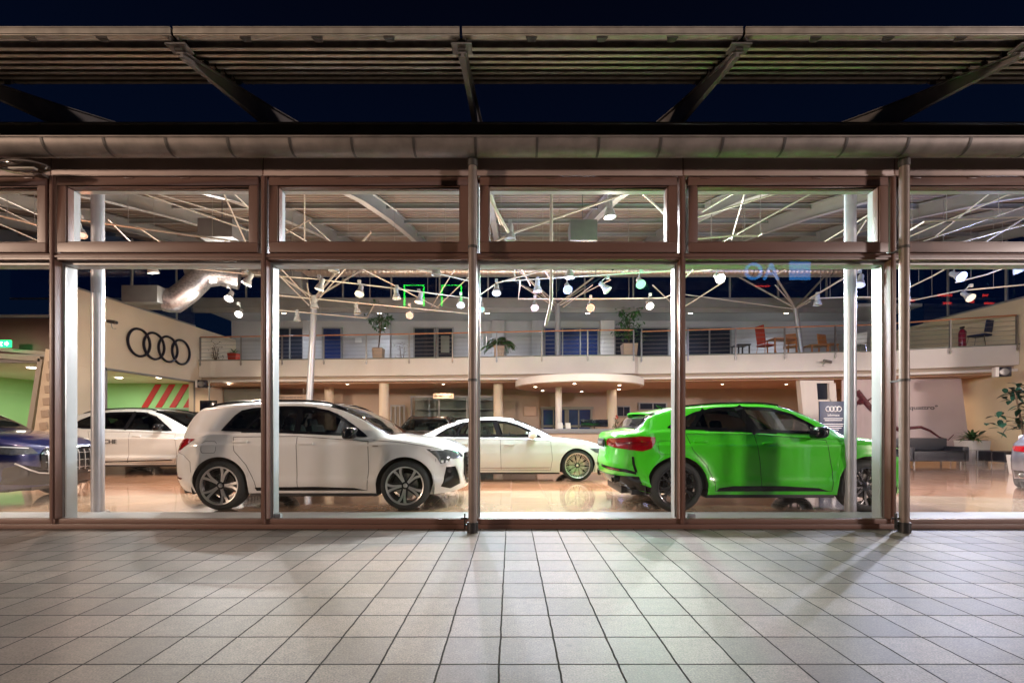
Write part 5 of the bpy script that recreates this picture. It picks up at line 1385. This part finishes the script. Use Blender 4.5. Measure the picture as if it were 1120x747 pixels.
# gallery plants in pots
def gplant(px, Y, w, h, label): 
    c = at(px, 380, Y); planter(c.x, Y, 3.9, w, h, label, 'desk'); return c.x
x = gplant(414, 18.1, .42, .46, 'tan square pot of the leafy ficus on the gallery'); shrub((x, 18.1, 4.34), 1.75, .42, 420, .13, 'tall leafy ficus in a tan pot on the gallery left of the middle downpipe', 'leaf', trunk=.35)
x = gplant(546, 17.6, .42, .46, 'tan square pot of the drooping palm on the gallery'); rosette((x, 17.6, 4.34), 26, 1.05, .26, 'drooping green palm in a tan pot on the gallery right of the middle downpipe', 'leaf2', 'palm', (35, 85), True, .75)
x = gplant(688, 17.4, .55, .50, 'ribbed tan pot of the plant beside the break in the gallery railing'); shrub((x, 17.4, 4.38), 1.3, .5, 420, .14, 'bushy plant in a ribbed tan pot beside the break in the gallery railing', 'leaf', trunk=.2)
c = at(256, 386, 18.6); planter(c.x, 18.6, 3.9, .36, .34, 'round red flower pot at the left end of the gallery', 'redcloth'); rosette((c.x, 18.6, 4.25), 22, .5, .05, 'spiky green plant in the red pot at the left end of the gallery', 'leaf2', 'dracaena')
c = at(236, 386, 18.9); shrub((c.x, 18.9, 3.9), .8, .28, 80, .07, 'dry twiggy shrub at the left end of the gallery railing', 'bark', 'dry_shrub', .2)
c = at(440, 386, 19.0); shrub((c.x, 19.0, 3.9), .9, .35, 160, .05, 'thin dry bush standing right of the ficus on the gallery', 'cabinet', 'dry_bush', .1)
c = at(1118, 500, 11.6); planter(c.x+.1, 11.6, FL, .5, .5, 'pot of the tall rubber plant behind the grey car at the right edge'); shrub((c.x+.1, 11.6, FL+.5), 1.95, .5, 170, .24, 'tall dark rubber plant with large leaves behind the grey car at the right edge', 'leafd', 'rubber_plant', .25, 3, 6)
c = at(585, 462, 16.2); rosette((c.x, 16.0, FL+1.0), 24, .42, .08, 'bright green pot plant at the left end of the reception desk', 'leaf', 'pot_plant')
c = at(671, 464, 15.8); t = shrub((c.x+.1, 15.8, FL+1.16), .42, .10, 26, .09, 'slim red flowering plant at the right end of the reception desk', 'leaf', 'flower', .2, 2, 3); m = MB()
for k in range(4): m.lathe([(0, -.03), (.035, 0), (0, .035)], 8, c=(random.uniform(-.07, .07), 0, .36+.03*k))
m.build('blossoms', 'redstripe', t)
# metal side table
st = empty('side_table', (at(1062, 500, 14.1).x, 14.1, FL), 0, 'thin steel framed side table standing before the white planter', 'table')
m = MB(); m.box(-.42, .42, -.25, .25, .50, .515); m.build('table_top', 'pane2', st)
for sx in (-1, 1):
    m = MB(); m.tube([(sx*.40, -.23, 0), (sx*.40, -.23, .5), (sx*.40, .23, .5), (sx*.40, .23, 0)], .013, 6); m.build('leg_frame', 'chrome', st)
def chair(x, y, z, rz, label, sm, legm='chrome', high=False):
    t = empty('chair', (x, y, z), rz, label, 'chair', 'chairs on the gallery')
    m = MB(); m.box(-.24, .24, -.24, .24, .42, .48); m.build('seat', sm, t, bevel=.02)
    m = MB(); m.cbox((0, .25, .72 if not high else .85), (.46, .04, .40 if not high else .70), Matrix.Rotation(R(-8), 3, 'X')); m.build('backrest', sm, t, bevel=.018)
    for sx in (-1, 1):
        for sy in (-1, 1): m = MB(); m.tube([(sx*.20, sy*.2, .42), (sx*.25, sy*.27, 0)], .012, 6); m.build('leg', legm, t)
c = at(1075, 382, 15.4); chair(c.x, 15.5, 3.9, R(200), 'navy blue chair on the gallery at the far right above the banner', 'bluecloth')
c = at(838, 388, 17.4); chair(c.x, 17.4, 3.9, R(100), 'high backed red chair on the gallery beside the low wooden table', 'redcloth', 'orangewood', True)
c = at(868, 388, 17.5); chair(c.x, 17.7, 3.9, R(150), 'low orange wooden chair right of the red chair on the gallery', 'orangewood', 'orangewood')
c = at(908, 388, 17.2); chair(c.x, 17.3, 3.9, R(20), 'orange wooden chair left of the slim silver column on the gallery', 'orangewood', 'orangewood')
c = at(946, 388, 16.8); chair(c.x, 17.2, 3.9, R(-60), 'pale metal chair on the gallery behind the wide white window post', 'paper')
def gtable(px, Y, w, label, m_, h=.66):
    c = at(px, 388, Y); t = empty('coffee_table', (c.x, Y, 3.9), 0, label, 'table')
    m = MB(); m.box(-w/2, w/2, -.3, .3, h-.04, h); m.build('table_top', m_, t, bevel=.008)
    for sx in (-1, 1):
        for sy in (-1, 1): m = MB(); m.box(sx*(w/2-.05)-.02, sx*(w/2-.05)+.02, sy*.25-.02, sy*.25+.02, 0, h-.04); m.build('leg', m_, t)
gtable(855, 17.2, .9, 'light wooden table between the red chair and the wooden chair on the gallery', 'orangewood')
gtable(810, 17.3, .5, 'small dark stool table at the left of the gallery seating', 'black', .45)
gtable(892, 17.2, .7, 'low orange table left of the slim silver column on the gallery', 'orangewood', .42)
fe = empty('fire_extinguisher', (at(1046, 384, 15.5).x, 15.3, 3.9), 0, 'dark red fire extinguisher standing by the gallery railing at the right', 'fire extinguisher')
m = MB(); m.lathe([(0, 0), (.09, 0), (.10, .03), (.10, .5), (.06, .6), (.03, .63)], 16); m.build('cylinder', mat('extinguisher_red', (.25, .02, .05), .3), fe); m = MB(); m.cbox((0, 0, .68), (.05, .13, .06)); m.tube([(.02, 0, .65), (.14, 0, .55), (.12, 0, .2)], .012, 6); m.build('valve', 'black', fe)

# ------------------------------------------------------------------ roof services: ducts, rails, spots
dc = empty('spiral_air_duct', (0, 16.6, 6.95), 0, 'long round silver spiral duct hung under the roof across the hall', 'duct')
zd = CZ+(HY-296.5)/F*16.6
m = MB(); x0, x1 = sx_(205, 16.6), sx_(925, 16.6); pr = []
xx = x0
vs = []
while xx < x1: pr += [(.215, xx), (.215, xx+.12), (.224, xx+.135), (.215, xx+.15)]; xx += .15
m.lathe(pr, 24, c=(0, 0, zd-6.95), axis='x'); m.build('duct_pipe', 'duct', dc, fix=False, sharp=80)
for k in range(9):
    x = lerp(x0+.6, x1-.6, k/8); m = MB(); m.tube([(x, 0, zd-6.95+.2), (x, 0, pf(16.6)-6.95)], .008, 5); m.lathe([(.228, x-.02), (.228, x+.02)], 24, c=(0, 0, zd-6.95), axis='x'); m.build('duct_hanger', 'steel', dc)
for px in (338, 1045-520, 670):
    m = MB(); x = sx_(px, 16.4); m.lathe([(0, 0), (.05, -.02), (.06, .02)], 14, c=(x, -.23, zd-6.95), axis='y'); m.build('duct_nozzle', 'black', dc)
el = empty('flexible_air_duct', tuple(at(205, 312, 12.0)), 0, 'silver foil flexible duct curving down into a grey box above the left wall', 'duct')
P_ = [at(262, 305, 12.6), at(240, 300, 12.4), at(222, 302, 12.2), at(206, 318, 12.0), at(190, 330, 11.9), at(178, 327, 11.8)]
dn = []
for i in range(len(P_)-1):
    for k in range(5): dn.append(lerp(P_[i], P_[i+1], k/5))
m = MB(); n = 18
for i in range(len(dn)-1): pass
pp = [p-Vector(el.location) for p in dn]
m.tube(pp, .30, 20)
m.build('foil_hose', mat('foil_duct', (.40, .40, .43), .3, .9, .35, 20, bump=1.0, bscale=22), el)
m = MB(); a = at(166, 326, 11.8)-Vector(el.location); m.cbox(a, (.9, .8, .42)); m.build('air_box', 'greybox', el, bevel=.01)
for px, py, Y, s_, lb in ((637, 256, 9.5, (.55, .4, .42), 'grey metal box under the roof seen through the third upper window'), (243, 254, 10.0, (.75, .5, .4), 'grey metal box under the roof seen through the first upper window'), (318, 312, 14.5, (.9, .5, .7), 'grey box beneath the duct above the gallery at the left')):
    m = MB(); m.cbox((0, 0, 0), s_); c = at(px, py, Y); m.box(-.01, .01, -.01, .01, s_[2]/2, pf(Y)-c.z-.05); o = m.build('ceiling_box', 'greybox', loc=tuple(c), bevel=.01); tag(o, lb, 'ventilation box')

RZ = 4.62
def rail_at(px, py, z=RZ): return atz(px, py, z)
def light_rail(pts, label, r=.017, z=RZ, hang=True):
    P = [rail_at(*p) if len(p) == 2 else atz(p[0], p[1], p[2]) for p in pts]; c = P[0]
    t = empty('light_rail', tuple(c), 0, label, 'light rail', 'cream light rails under the roof'); m = MB(); m.tube([p-c for p in P], r, 8); m.build('rail_tube', 'rod', t)
    if hang:
        m = MB()
        for a, b in zip(P, P[1:]):
            k = max(1, int((b-a).length/2.5))
            for i in range(k):
                p = lerp(a, b, (i+.5)/k); m.tube([p-c, (p.x-c.x, p.y-c.y, pf(min(18, max(5.5, p.y)))-c.z-.1)], .005, 5)
        m.build('suspension_wires', 'steel', t)
rails = [
 ([(87, 240.5), (190, 255), (272, 266)], 'cream light rail sloping across the first upper window'),
 ([(130, 284), (205, 293), (286, 301)], 'cream light rail below the transom above the ring emblem'),
 ([(300, 302), (339, 304.5), (420, 314), (512, 326)], 'long cream light rail carrying the bright spots of the second pane'),
 ([(292, 322), (367, 329), (440, 336), (512, 343)], 'lower long cream light rail across the second pane'),
 ([(296, 338.5), (401, 348), (409, 334)], 'cream light rail with a bent end above the gallery at the left'),
 ([(400, 285), (461, 295), (512, 307)], 'short cream light rail just under the transom of the second pane'),
 ([(526, 322), (543.6, 309.5), (590, 297), (636, 285)], 'cream light rail rising to the right in the third pane'),
 ([(549, 307.5), (640, 302), (736, 296)], 'cream light rail crossing the top of the third pane'),
 ([(569, 307), (567, 327), (650, 327), (726, 326), (742, 319)], 'thin cream rectangular light rail above the middle gallery'),
 ([(534, 268), (563, 254.6), (650, 224), (698, 207), (732, 239), (736, 262)], 'bent cream light rail in the third upper window with one big spot'),
 ([(756, 262), (800, 258), (829, 258), (834, 255)], 'cream light rail in the fourth upper window'),
 ([(748, 298), (810, 292), (815, 284)], 'short cream light rail near the top of the fourth pane'),
 ([(886, 326), (910, 312), (954, 287)], 'cream light rail rising behind the slim silver column at the right'),
 ([(886, 326.5), (930, 325), (968, 325)], 'level cream light rail behind the slim silver column at the right'),
 ([(991, 316), (1020, 302), (1045, 288)], 'cream light rail rising beside the brightest blue white spot'),
 ([(1045, 309), (1080, 300), (1114, 287)], 'cream light rail under the transom at the right edge'),
 ([(991, 330), (1050, 318), (1125, 311)], 'lower cream light rail at the right edge'),
 ([(985, 258), (1011, 242.6), (1060, 240), (1125, 237)], 'cream light rail in the upper window at the right edge'),
 ([(-10, 234), (25, 242), (50, 249)], 'cream light rail in the upper window at the left edge'),
]
for p, l in rails: light_rail(p, l)
# tension rods and struts of the roof
def rods(lines, label, r=.013, Y=None):
    allp = [at(*p) for ln in lines for p in ln]; c = allp[0]
    t = empty('roof_bracing', tuple(c), 0, label, 'bracing', 'white roof bracing rods')
    for ln in lines:
        m = MB(); m.tube([at(*p)-c for p in ln], r, 7); m.build('rod', 'rod', t)
rods([[(140, 206, 7.4), (277, 254, 9.2)], [(152, 206, 7.4), (277, 243, 9.0)], [(242, 206, 7.6), (270, 268, 9.0)], [(250, 206, 7.6), (277, 232, 8.6)], [(118, 240, 8.0), (146, 268, 9.0)], [(150, 248, 8.4), (180, 268, 9.0)]], 'white bracing rods fanning across the first upper window')
rods([[(300, 243, 8.4), (345, 270, 9.8)], [(333, 206, 7.8), (333, 268, 9.0)], [(400, 207, 7.4), (434, 231, 8.2)], [(338, 243, 9), (366, 268, 9.6)], [(300, 262, 9), (340, 240, 8.6)]], 'white bracing rods in the second upper window')
rods([[(530, 206, 6.9), (556, 254, 7.6)], [(534, 206, 6.9), (548, 245, 7.6)], [(603, 206, 6.7), (603, 330, 6.7), (597, 356, 6.9)]], 'white hanging pole and rods at the left of the third pane', .024)
rods([[(756, 240, 8.2), (875, 204, 7.4)], [(784, 268, 8.8), (900, 205, 7.4)], [(768, 232, 8.2), (812, 206, 7.4)], [(800, 262, 9), (816, 206, 7.6)], [(896, 268, 9), (952, 234, 8)], [(930, 268, 9), (948, 240, 8.2)]], 'white bracing rods fanning across the fourth upper window')
rods([[(992, 260, 8.6), (1120, 206, 7.2)], [(1010, 264, 8.6), (1120, 226, 7.8)], [(1040, 268, 9), (1120, 246, 8.2)], [(1024, 258, 8.6), (1086, 209, 7.4)], [(1072, 268, 8.8), (1125, 236, 8.2)]], 'white bracing rods in the upper window at the right edge')
rods([[(-5, 225, 8.2), (50, 252, 9)], [(-5, 243, 8.2), (52, 268, 9)], [(-5, 268, 9), (52, 262, 8.8)], [(-5, 214, 7.6), (52, 240, 8.6)]], 'white bracing rods in the upper window at the left edge')
rods([[(300, 286, 11), (342, 331, 13)], [(345, 331, 13), (378, 294, 11)], [(304, 300, 11.5), (338, 334, 13)], [(380, 286, 10.5), (480, 337, 14)], [(476, 338, 14), (516, 300, 12)], [(472, 336, 14), (500, 290, 11)], [(336, 310, 12), (340, 334, 13)]], 'dark grey roof struts meeting in two nodes across the second pane', .016)
rods([[(560, 288, 11), (606, 334, 14)], [(570, 312, 12), (604, 334, 14)], [(612, 334, 14), (668, 306, 12)], [(616, 336, 14), (648, 312, 12)], [(566, 286, 10), (580, 312, 11)], [(590, 286, 10), (603, 308, 11)], [(680, 298, 10), (705, 285, 9.4)], [(714, 312, 12), (735, 332, 13)], [(563, 286, 10), (563, 306, 10.5)]], 'grey roof struts meeting behind the hanging pole in the third pane', .016)
rods([[(748, 336, 13), (792, 308, 11)], [(848, 312, 13), (870, 337, 14.5)], [(872, 337, 14.5), (886, 330, 13)], [(748, 322, 12.5), (868, 338, 14.5)], [(850, 300, 11), (876, 285, 9.8)], [(748, 305, 10), (766, 287, 9.4)]], 'grey roof struts around the branching column at the right', .016)

# ---- spotlights
LS = 1.35
spots = [ # px, py of the lamp face, body height px, colour, power, lit, aim(x,y,z), words
 (88, 258, 20, (1, .62, .42), 1.2, (.35, -.1, -1), 'big white spot with a warm glow in the first upper window'),
 (168, 299, 9, (1, .95, .85), .8, (.1, .2, -1), 'small white spot above the ring emblem beside the foil duct'),
 (250, 327, 9, (1, .97, .92), 2.0, (.1, -.7, -.9), 'bright white spot above the left end of the gallery'),
 (261, 344, 8, (1, .95, .85), 2.6, (.2, -.9, -.7), 'dazzling lower spot above the left end of the gallery'),
 (269, 311, 9, (1, .6, .35), .6, (-.4, -.2, -1), 'small orange glowing spot right of the foil duct'),
 (349, 317, 15, (1, .93, .78), 1.3, (-.3, -.1, -1), 'lit spot at the left of the long upper rail in the second pane'),
 (393, 322, 14, (1, .88, .66), 1.8, (.0, -.6, -1), 'warm starry spot in the middle of the long upper rail'),
 (434, 327, 14, (1, .9, .7), 0, (.1, 0, -1), 'unlit white spot between two lit ones on the long upper rail'),
 (458, 331, 12, (1, .90, .72), 1.2, (-.2, -.2, -1), 'lit warm spot right of the unlit one on the long upper rail'),
 (504, 334, 12, (.75, .82, 1), 2.0, (.1, -.7, -.8), 'bluish white starry spot beside the middle downpipe'),
 (448, 345, 8, (1, .55, .32), 1.6, (0, -.9, -.6), 'orange starry spot above the gallery right of the ficus'),
 (344, 337, 13, (1, .9, .7), 0, (0, 0, -1), 'unlit spot on the lower long rail above the leaning column'),
 (391, 343, 12, (1, .9, .7), 0, (.2, 0, -1), 'unlit spot turned aside on the lower long rail'),
 (325, 351, 13, (1, .9, .7), 0, (0, 0, -1), 'unlit round spot on the bent rail at the left of the second pane'),
 (365, 297, 14, (1, .9, .7), 0, (-.1, 0, -1), 'unlit spot close under the transom of the second pane'),
 (477, 301, 13, (1, .9, .7), 0, (0, 0, -1), 'unlit spot under the transom near the middle downpipe'),
 (543, 321, 13, (.72, .85, 1), 1.8, (0, -.5, -1), 'blue white lit spot right of the middle downpipe'),
 (526, 339, 7, (.2, 1, .6), .5, (0, -.6, -1), 'tiny green glowing spot right beside the middle downpipe'),
 (585, 337, 8, (1, .72, .85), 1.4, (0, -.8, -.8), 'pinkish starry spot above the gallery in the third pane'),
 (588, 319, 12, (1, .9, .7), 0, (0, 0, -1), 'unlit spot on the upper rail above the pinkish spot'),
 (623, 304, 17, (1, .93, .8), 1.3, (0, 0, -1), 'large white lit spot near the top of the third pane'),
 (621, 317, 9, (.50, .60, 1), 2.0, (0, -.8, -.7), 'deep blue starry spot directly below the large white one'),
 (646, 337, 8, (1, .55, .3), 1.8, (0, -.9, -.6), 'orange starry spot above the gallery in the third pane'),
 (665, 318, 12, (1, .9, .7), 0, (.5, -.2, -.6), 'unlit spot turned sideways on the upper rail of the third pane'),
 (701, 311, 10, (.35, 1, .65), 1.4, (0, -.8, -.7), 'green starry spot in the third pane'),
 (704, 286, 6, (.25, 1, .5), .6, (0, -.5, -1), 'small green spot touching the transom of the third pane'),
 (711, 335, 8, (1, .95, .88), 2.2, (0, -.9, -.7), 'white starry spot near the window post left of the green car roof'),
 (667, 238, 24, (1, .97, .9), 1.3, (.05, 0, -1), 'largest white spot hanging in the third upper window'),
 (558, 262, 12, (1, .9, .7), 0, (0, 0, -1), 'unlit square spot joint at the left of the third upper window'),
 (788, 305, 8, (1, .96, .90), 3.0, (0, -.9, -.6), 'dazzling white spot above the green car near the top of the fourth pane'),
 (894, 334, 14, (1, .9, .7), 0, (0, 0, -1), 'unlit spot hanging below the corner of two rails at the right'),
 (940, 312, 12, (.60, .65, 1), 1.2, (-.4, -.3, -1), 'bluish lit spot between the silver column and the white window post'),
 (991, 329, 12, (1, .9, .7), .8, (0, -.1, -1), 'lit spot beside the right downpipe'),
 (1052, 303, 9, (.62, .68, 1), 4.5, (0, -.9, -.6), 'most dazzling blue white spot near the right edge'),
 (1062, 326, 8, (1, .82, .60), 1.5, (0, -.8, -.7), 'warm starry spot below the most dazzling one near the right edge'),
 (1116, 298, 14, (.9, .92, 1), 1.0, (.4, -.1, -1), 'spot fixture hanging from the rail at the very right edge'),
]
emc = {}
for (px, py, hp, colr, pw, aim, words) in spots:
    # the fixture hangs just under the plane of the rails
    p = atz(px, py, 4.36 if py > 275 else (4.40 if py > 250 else 4.44))
    sc_ = 1.25 if py > 275 else 1.15
    t = empty('spotlight', tuple(p), 0, words, 'spotlight', 'spotlights under the roof')
    a = Vector(aim).normalized(); q = a.to_track_quat('-Z', 'Y')
    def tl(v): return q @ Vector(v)
    m = MB(); m.lathe([(.038, .22), (.045, .20), (.045, .10), (.062, .085), (.085, .0), (.075, .0), (.055, .03)], 20); m.v = [q @ v*sc_ for v in m.v]; m.build('lamp_housing', 'white_metal', t, sharp=40)
    m = MB(); top = q @ Vector((0, 0, .16))*sc_; m.tube([top, top+Vector((0, 0.0, .10)), (0, 0, RZ-p.z+.0 if RZ-p.z > .3 else .34)], .012, 7); m.cbox((0, 0, max(.30, RZ-p.z-.03)), (.07, .05, .07)); m.build('lamp_arm', 'white_metal', t)
    key = tuple(colr)+(pw > 0, pw > 1.5)
    if pw > 0:
        if key not in emc: emc[key] = emis('lamp_face_light', [lerp(1, c, .85) for c in colr], .55 if min(colr) < .8 else 4)
        lens = emc[key]
    else: lens = M['steel']
    m = MB(); m.lathe([(0, .012), (.072, .012), (.074, .02)], 20); m.v = [q @ v*sc_ for v in m.v]; m.build('lamp_lens', lens, t)
    if pw > 0:
        ld = bpy.data.lights.new('spot_beam', 'SPOT'); ld.energy = 74*LS*(pw if aim[1] > -.5 else pw*1.25); ld.color = [k*lerp(1, c, .75 if min(colr) < .65 else .45) for k, c in zip((.93, .97, 1), colr)]; ld.spot_size = R(150); ld.spot_blend = .6; ld.shadow_soft_size = .04
        lo = bpy.data.objects.new('spot_beam', ld); COL.objects.link(lo); lo.parent = t; lo.rotation_mode = 'QUATERNION'; lo.rotation_quaternion = q; lo.location = q @ Vector((0, 0, -.02))
        ld = bpy.data.lights.new('added_fill_light', 'POINT'); ld.energy = 13*pw*LS; ld.color = [c**2 for c in colr]; ld.shadow_soft_size = .05  # extra point light added below each lit spot, brightens roof and gallery
        lo = bpy.data.objects.new('added_fill_light', ld); COL.objects.link(lo); lo.parent = t; lo.location = q @ Vector((0, 0, -.65))
# lit ceiling of the rooms: real downlights
def dl(x, y, z, e, colr, label, group, r=.06, size=150):
    t = empty('downlight', (x, y, z), 0, label, 'downlight', group)
    m = MB(); m.lathe([(r, 0), (r+.02, -.006), (r+.02, .01)], 16); m.build('trim_ring', 'white_metal', t)
    m = MB(); m.lathe([(0, -.002), (r, -.002)], 16); m.build('lamp_lens', 'downlight', t)
    ld = bpy.data.lights.new('downlight_beam', 'SPOT'); ld.energy = e; ld.color = colr; ld.spot_size = R(size); ld.spot_blend = .8; ld.shadow_soft_size = .06
    lo = bpy.data.objects.new('downlight_beam', ld); COL.objects.link(lo); lo.parent = t; lo.location = (0, 0, -.03)
GD = 'recessed downlights under the gallery'
for i, (px, w) in enumerate(((250, 'near its left end'), (380, 'left of the first cream column'), (485, 'above the shop front'), (700, 'right of the reception canopy'), (790, 'above the green car roof'), (860, 'left of the leaning frame'), (980, 'before the mauve banner'))):
    dl(sx_(px, 18.2), 18.2 if px < 900 else 17.2, 2.955, 55, (1, .72, .5), 'small round downlight in the gallery underside '+w, GD)
# lights above the gallery, in the side room and out in the yard
GU = 'round ceiling lamps above the gallery'
for i, (x, w) in enumerate(((-9.5, 'at its left end'), (-5.5, 'behind the ficus'), (-1, 'behind the middle downpipe'), (3.2, 'near the break in the railing'), (7.5, 'behind the seating'), (11.5, 'at its right end'))):
    dl(x, 19.0, 6.0, 72, (.76, .84, 1), 'round ceiling lamp over the gallery '+w, GU, .10)
ld = bpy.data.lights.new('side_room_light', 'AREA'); ld.energy = 90; ld.size = 3; ld.color = (.9, 1, .85)
lo = bpy.data.objects.new('side_room_light', ld); COL.objects.link(lo); lo.parent = gr_; lo.location = (-.3, 0, 3.12)

# presumed street lamps out of view, put in to light the front
def yard_lamp(x, y, h, e, colr, label, tgt):
    t = empty('street_lamp', (x, y, 0), 0, label, 'street lamp', 'street lamps on the forecourt')
    m = MB(); m.tube([(0, 0, 0), (0, 0, h)], .07, 12, r2=.04); m.build('pole', 'galv', t)
    m = MB(); m.tube([(0, 0, h), (0, .5, h+.1)], .03, 8); m.cbox((0, .75, h+.1), (.28, .6, .08)); m.build('lamp_head', 'galv', t, bevel=.01)
    m = MB(); m.cbox((0, .78, h+.055), (.2, .42, .01)); m.build('lamp_lens', 'downlight', t)
    ld = bpy.data.lights.new('street_light', 'SPOT'); ld.energy = e; ld.spot_size = R(100); ld.spot_blend = .5; ld.shadow_soft_size = .7; ld.color = colr
    lo = bpy.data.objects.new('street_light', ld); COL.objects.link(lo); lo.parent = t; lo.location = (0, .78, h+.03)
    d = Vector(tgt)-Vector((x, y+.78, h)); lo.rotation_mode = 'QUATERNION'; lo.rotation_quaternion = d.to_track_quat('-Z', 'Y')
yard_lamp(-22, -8, 5.5, 5200, (1, .72, .54), 'forecourt lamp on a pole behind the viewer at the left', (-1, 4.5, 2))
yard_lamp(22, -8, 5.5, 4700, (1, .82, .76), 'forecourt lamp on a pole behind the viewer at the right', (2, 4.5, 2))
# lit signs across the road, mirrored in the panes
sg = empty('lit_pylon_sign', (-6.2, -22, 0), 0, 'tall pylon with green neon frames across the road behind the viewer', 'sign')
m = MB(); m.box(-.1, .1, -.1, .1, 0, 10); m.box(3.0, 3.2, -.1, .1, 0, 10); m.build('pylon_posts', 'galv', sg)
neon = emis('green_neon_light', (.02, 1, .06), 6)
for x0 in (-1.5, 1.2):
    m = MB(); m.tube([(x0, .15, 10), (x0, .15, 11.5), (x0+1.4, .15, 11.5), (x0+1.4, .15, 10)], .07, 8); m.build('neon_frame', neon, sg)

oa = empty('lit_letter_sign', (18, -22, 0), 0, 'tall sign with two blue letters and a blue panel across the road behind the viewer', 'sign')
m = MB(); m.box(-1.2, -1.0, -.1, .1, 0, 13.4); m.box(3.2, 3.4, -.1, .1, 0, 13.4); m.box(-1.2, 3.4, -.1, .1, 11.5, 11.65); m.build('sign_posts', 'galv', oa)
M['bluesign'] = emis('blue_letter_light', (.06, .35, 1), 1.7); M['redsign'] = emis('red_letter_light', (1, .05, .03), 1.8)
text('lettering', 'AO', 1.7, 'bluesign', oa, (.1, .12, 12.45), (PI/2, 0, PI), .05)
m = MB(); m.box(2.1, 3.6, .1, .2, 11.9, 13.2); m.build('lit_panel', 'bluesign', oa)
m = MB(); m.box(-.4, .7, .1, .2, 11.4, 11.48); m.build('red_bar', 'redsign', oa)
rs = empty('red_lit_sign', (33, -24, 0), 0, 'row of small red lit marks on a frame across the road', 'sign')
m = MB()
for x in (-6, 6): m.box(x-.1, x+.1, -.1, .1, 0, 12)
m.box(-6, 6, -.05, .05, 10.2, 10.3); m.build('sign_frame', 'galv', rs)
m = MB()
for x, z, w_ in ((-4.2, 10.8, .5), (-2.2, 10.9, .3), (.3, 11.3, 1.1), (.5, 10.7, .6), (2.4, 10.8, .3), (3.7, 10.7, .7), (3.4, 11.3, .4)): m.box(x-w_/2, x+w_/2, .05, .12, z, z+.16)
m.build('red_marks', 'redsign', rs)
# ------------------------------------------------------------------ cars
near = lambda L, xr: xr+L/2
make_car('suv', 'white sport utility car with two tone wheels just behind the glass at the left', SUV_S, 'paint_white', (near(4.48, -5.11), 7.47, FL))
make_car('coupe_suv', 'vivid green coupe styled car with black wheels just behind the glass at the right', COUPE, 'paint_green', (near(4.5, 1.43), 7.31, FL), wheels='black')
make_car('saloon_car', 'white saloon car with many spoked wheels parked behind the gap between the two front cars', SEDAN, 'paint_white2', (near(4.94, -2.54), 11.06, FL), wheels='multi')
q8 = make_car('large_suv', 'white sport utility car with small door letters parked along the cream left wall', SUV_L, 'paint_white2', (near(4.99, -11.9), 12.46, FL))
text('door_lettering', 'CHE', .155, 'text_dark', q8, (at(120, 483, 11.45).x-near(4.99, -11.9), -.998-.004, .84), (PI/2, 0, 0), sx=1.1)
make_car('large_suv', 'deep blue sport utility car whose front end and grille show at the left edge', SUV_L, 'paint_blue', (-9.72, 7.28, FL), R(8), wheels='black')
make_car('large_suv', 'blue sport utility car mostly hidden behind the white car along the left wall', SUV_L, 'paint_blue', (near(4.99, -13.1)+.6, 15.4, FL), wheels='black')
make_car('suv', 'dark grey sport utility car whose roof shows between the two white cars', SUV_S, 'paint_dark', (-2.75, 15.4, FL), R(-90))
make_car('saloon_car', 'grey saloon car whose tail light and twin exhaust show at the right edge', SEDAN, 'paint_grey', (11.72, 9.22, FL), R(35), scale=.93, wheels='black')

# ------------------------------------------------------------------ sky, camera, output
w = bpy.data.worlds.new('World'); scene.world = w; w.use_nodes = True
nt = w.node_tree; N, Lk = nt.nodes, nt.links; bg = N['Background']
tc = N.new('ShaderNodeTexCoord'); sp_ = N.new('ShaderNodeSeparateXYZ'); Lk.new(tc.outputs['Generated'], sp_.inputs[0])
rp = N.new('ShaderNodeValToRGB'); Lk.new(sp_.outputs['Z'], rp.inputs['Fac'])
e = rp.color_ramp.elements; e[0].position = 0.0; e[0].color = (.0005, .0020, .0068, 1); e[1].position = .75; e[1].color = (.0003, .0004, .0014, 1)
x_ = e.new(.52); x_.color = (.0003, .0009, .0034, 1)
Lk.new(rp.outputs['Color'], bg.inputs['Color']); bg.inputs['Strength'].default_value = 1.0

cam = bpy.data.cameras.new('camera'); co = bpy.data.objects.new('camera', cam); COL.objects.link(co)
co.location = (0, 0, CZ); co.rotation_euler = (PI/2, 0, 0); cam.sensor_width = 36; cam.lens = F/1120*36
cam.shift_x = (560-CX)/1120; cam.shift_y = (HY-373.5)/1120; cam.clip_end = 500; cam.clip_start = .05
scene.camera = co
vs_ = scene.view_settings; vs_.view_transform = 'Standard'; vs_.look = 'None'; vs_.gamma = 1; vs_.exposure = 1.5
cy = scene.cycles; cy.use_denoising = True; cy.max_bounces = 10; cy.transparent_max_bounces = 24; cy.diffuse_bounces = 5; cy.glossy_bounces = 4; cy.transmission_bounces = 6
cy.sample_clamp_indirect = 4; cy.sample_clamp_direct = 0; cy.caustics_reflective = False; cy.caustics_refractive = False; cy.blur_glossy = .5
cy.use_light_tree = True
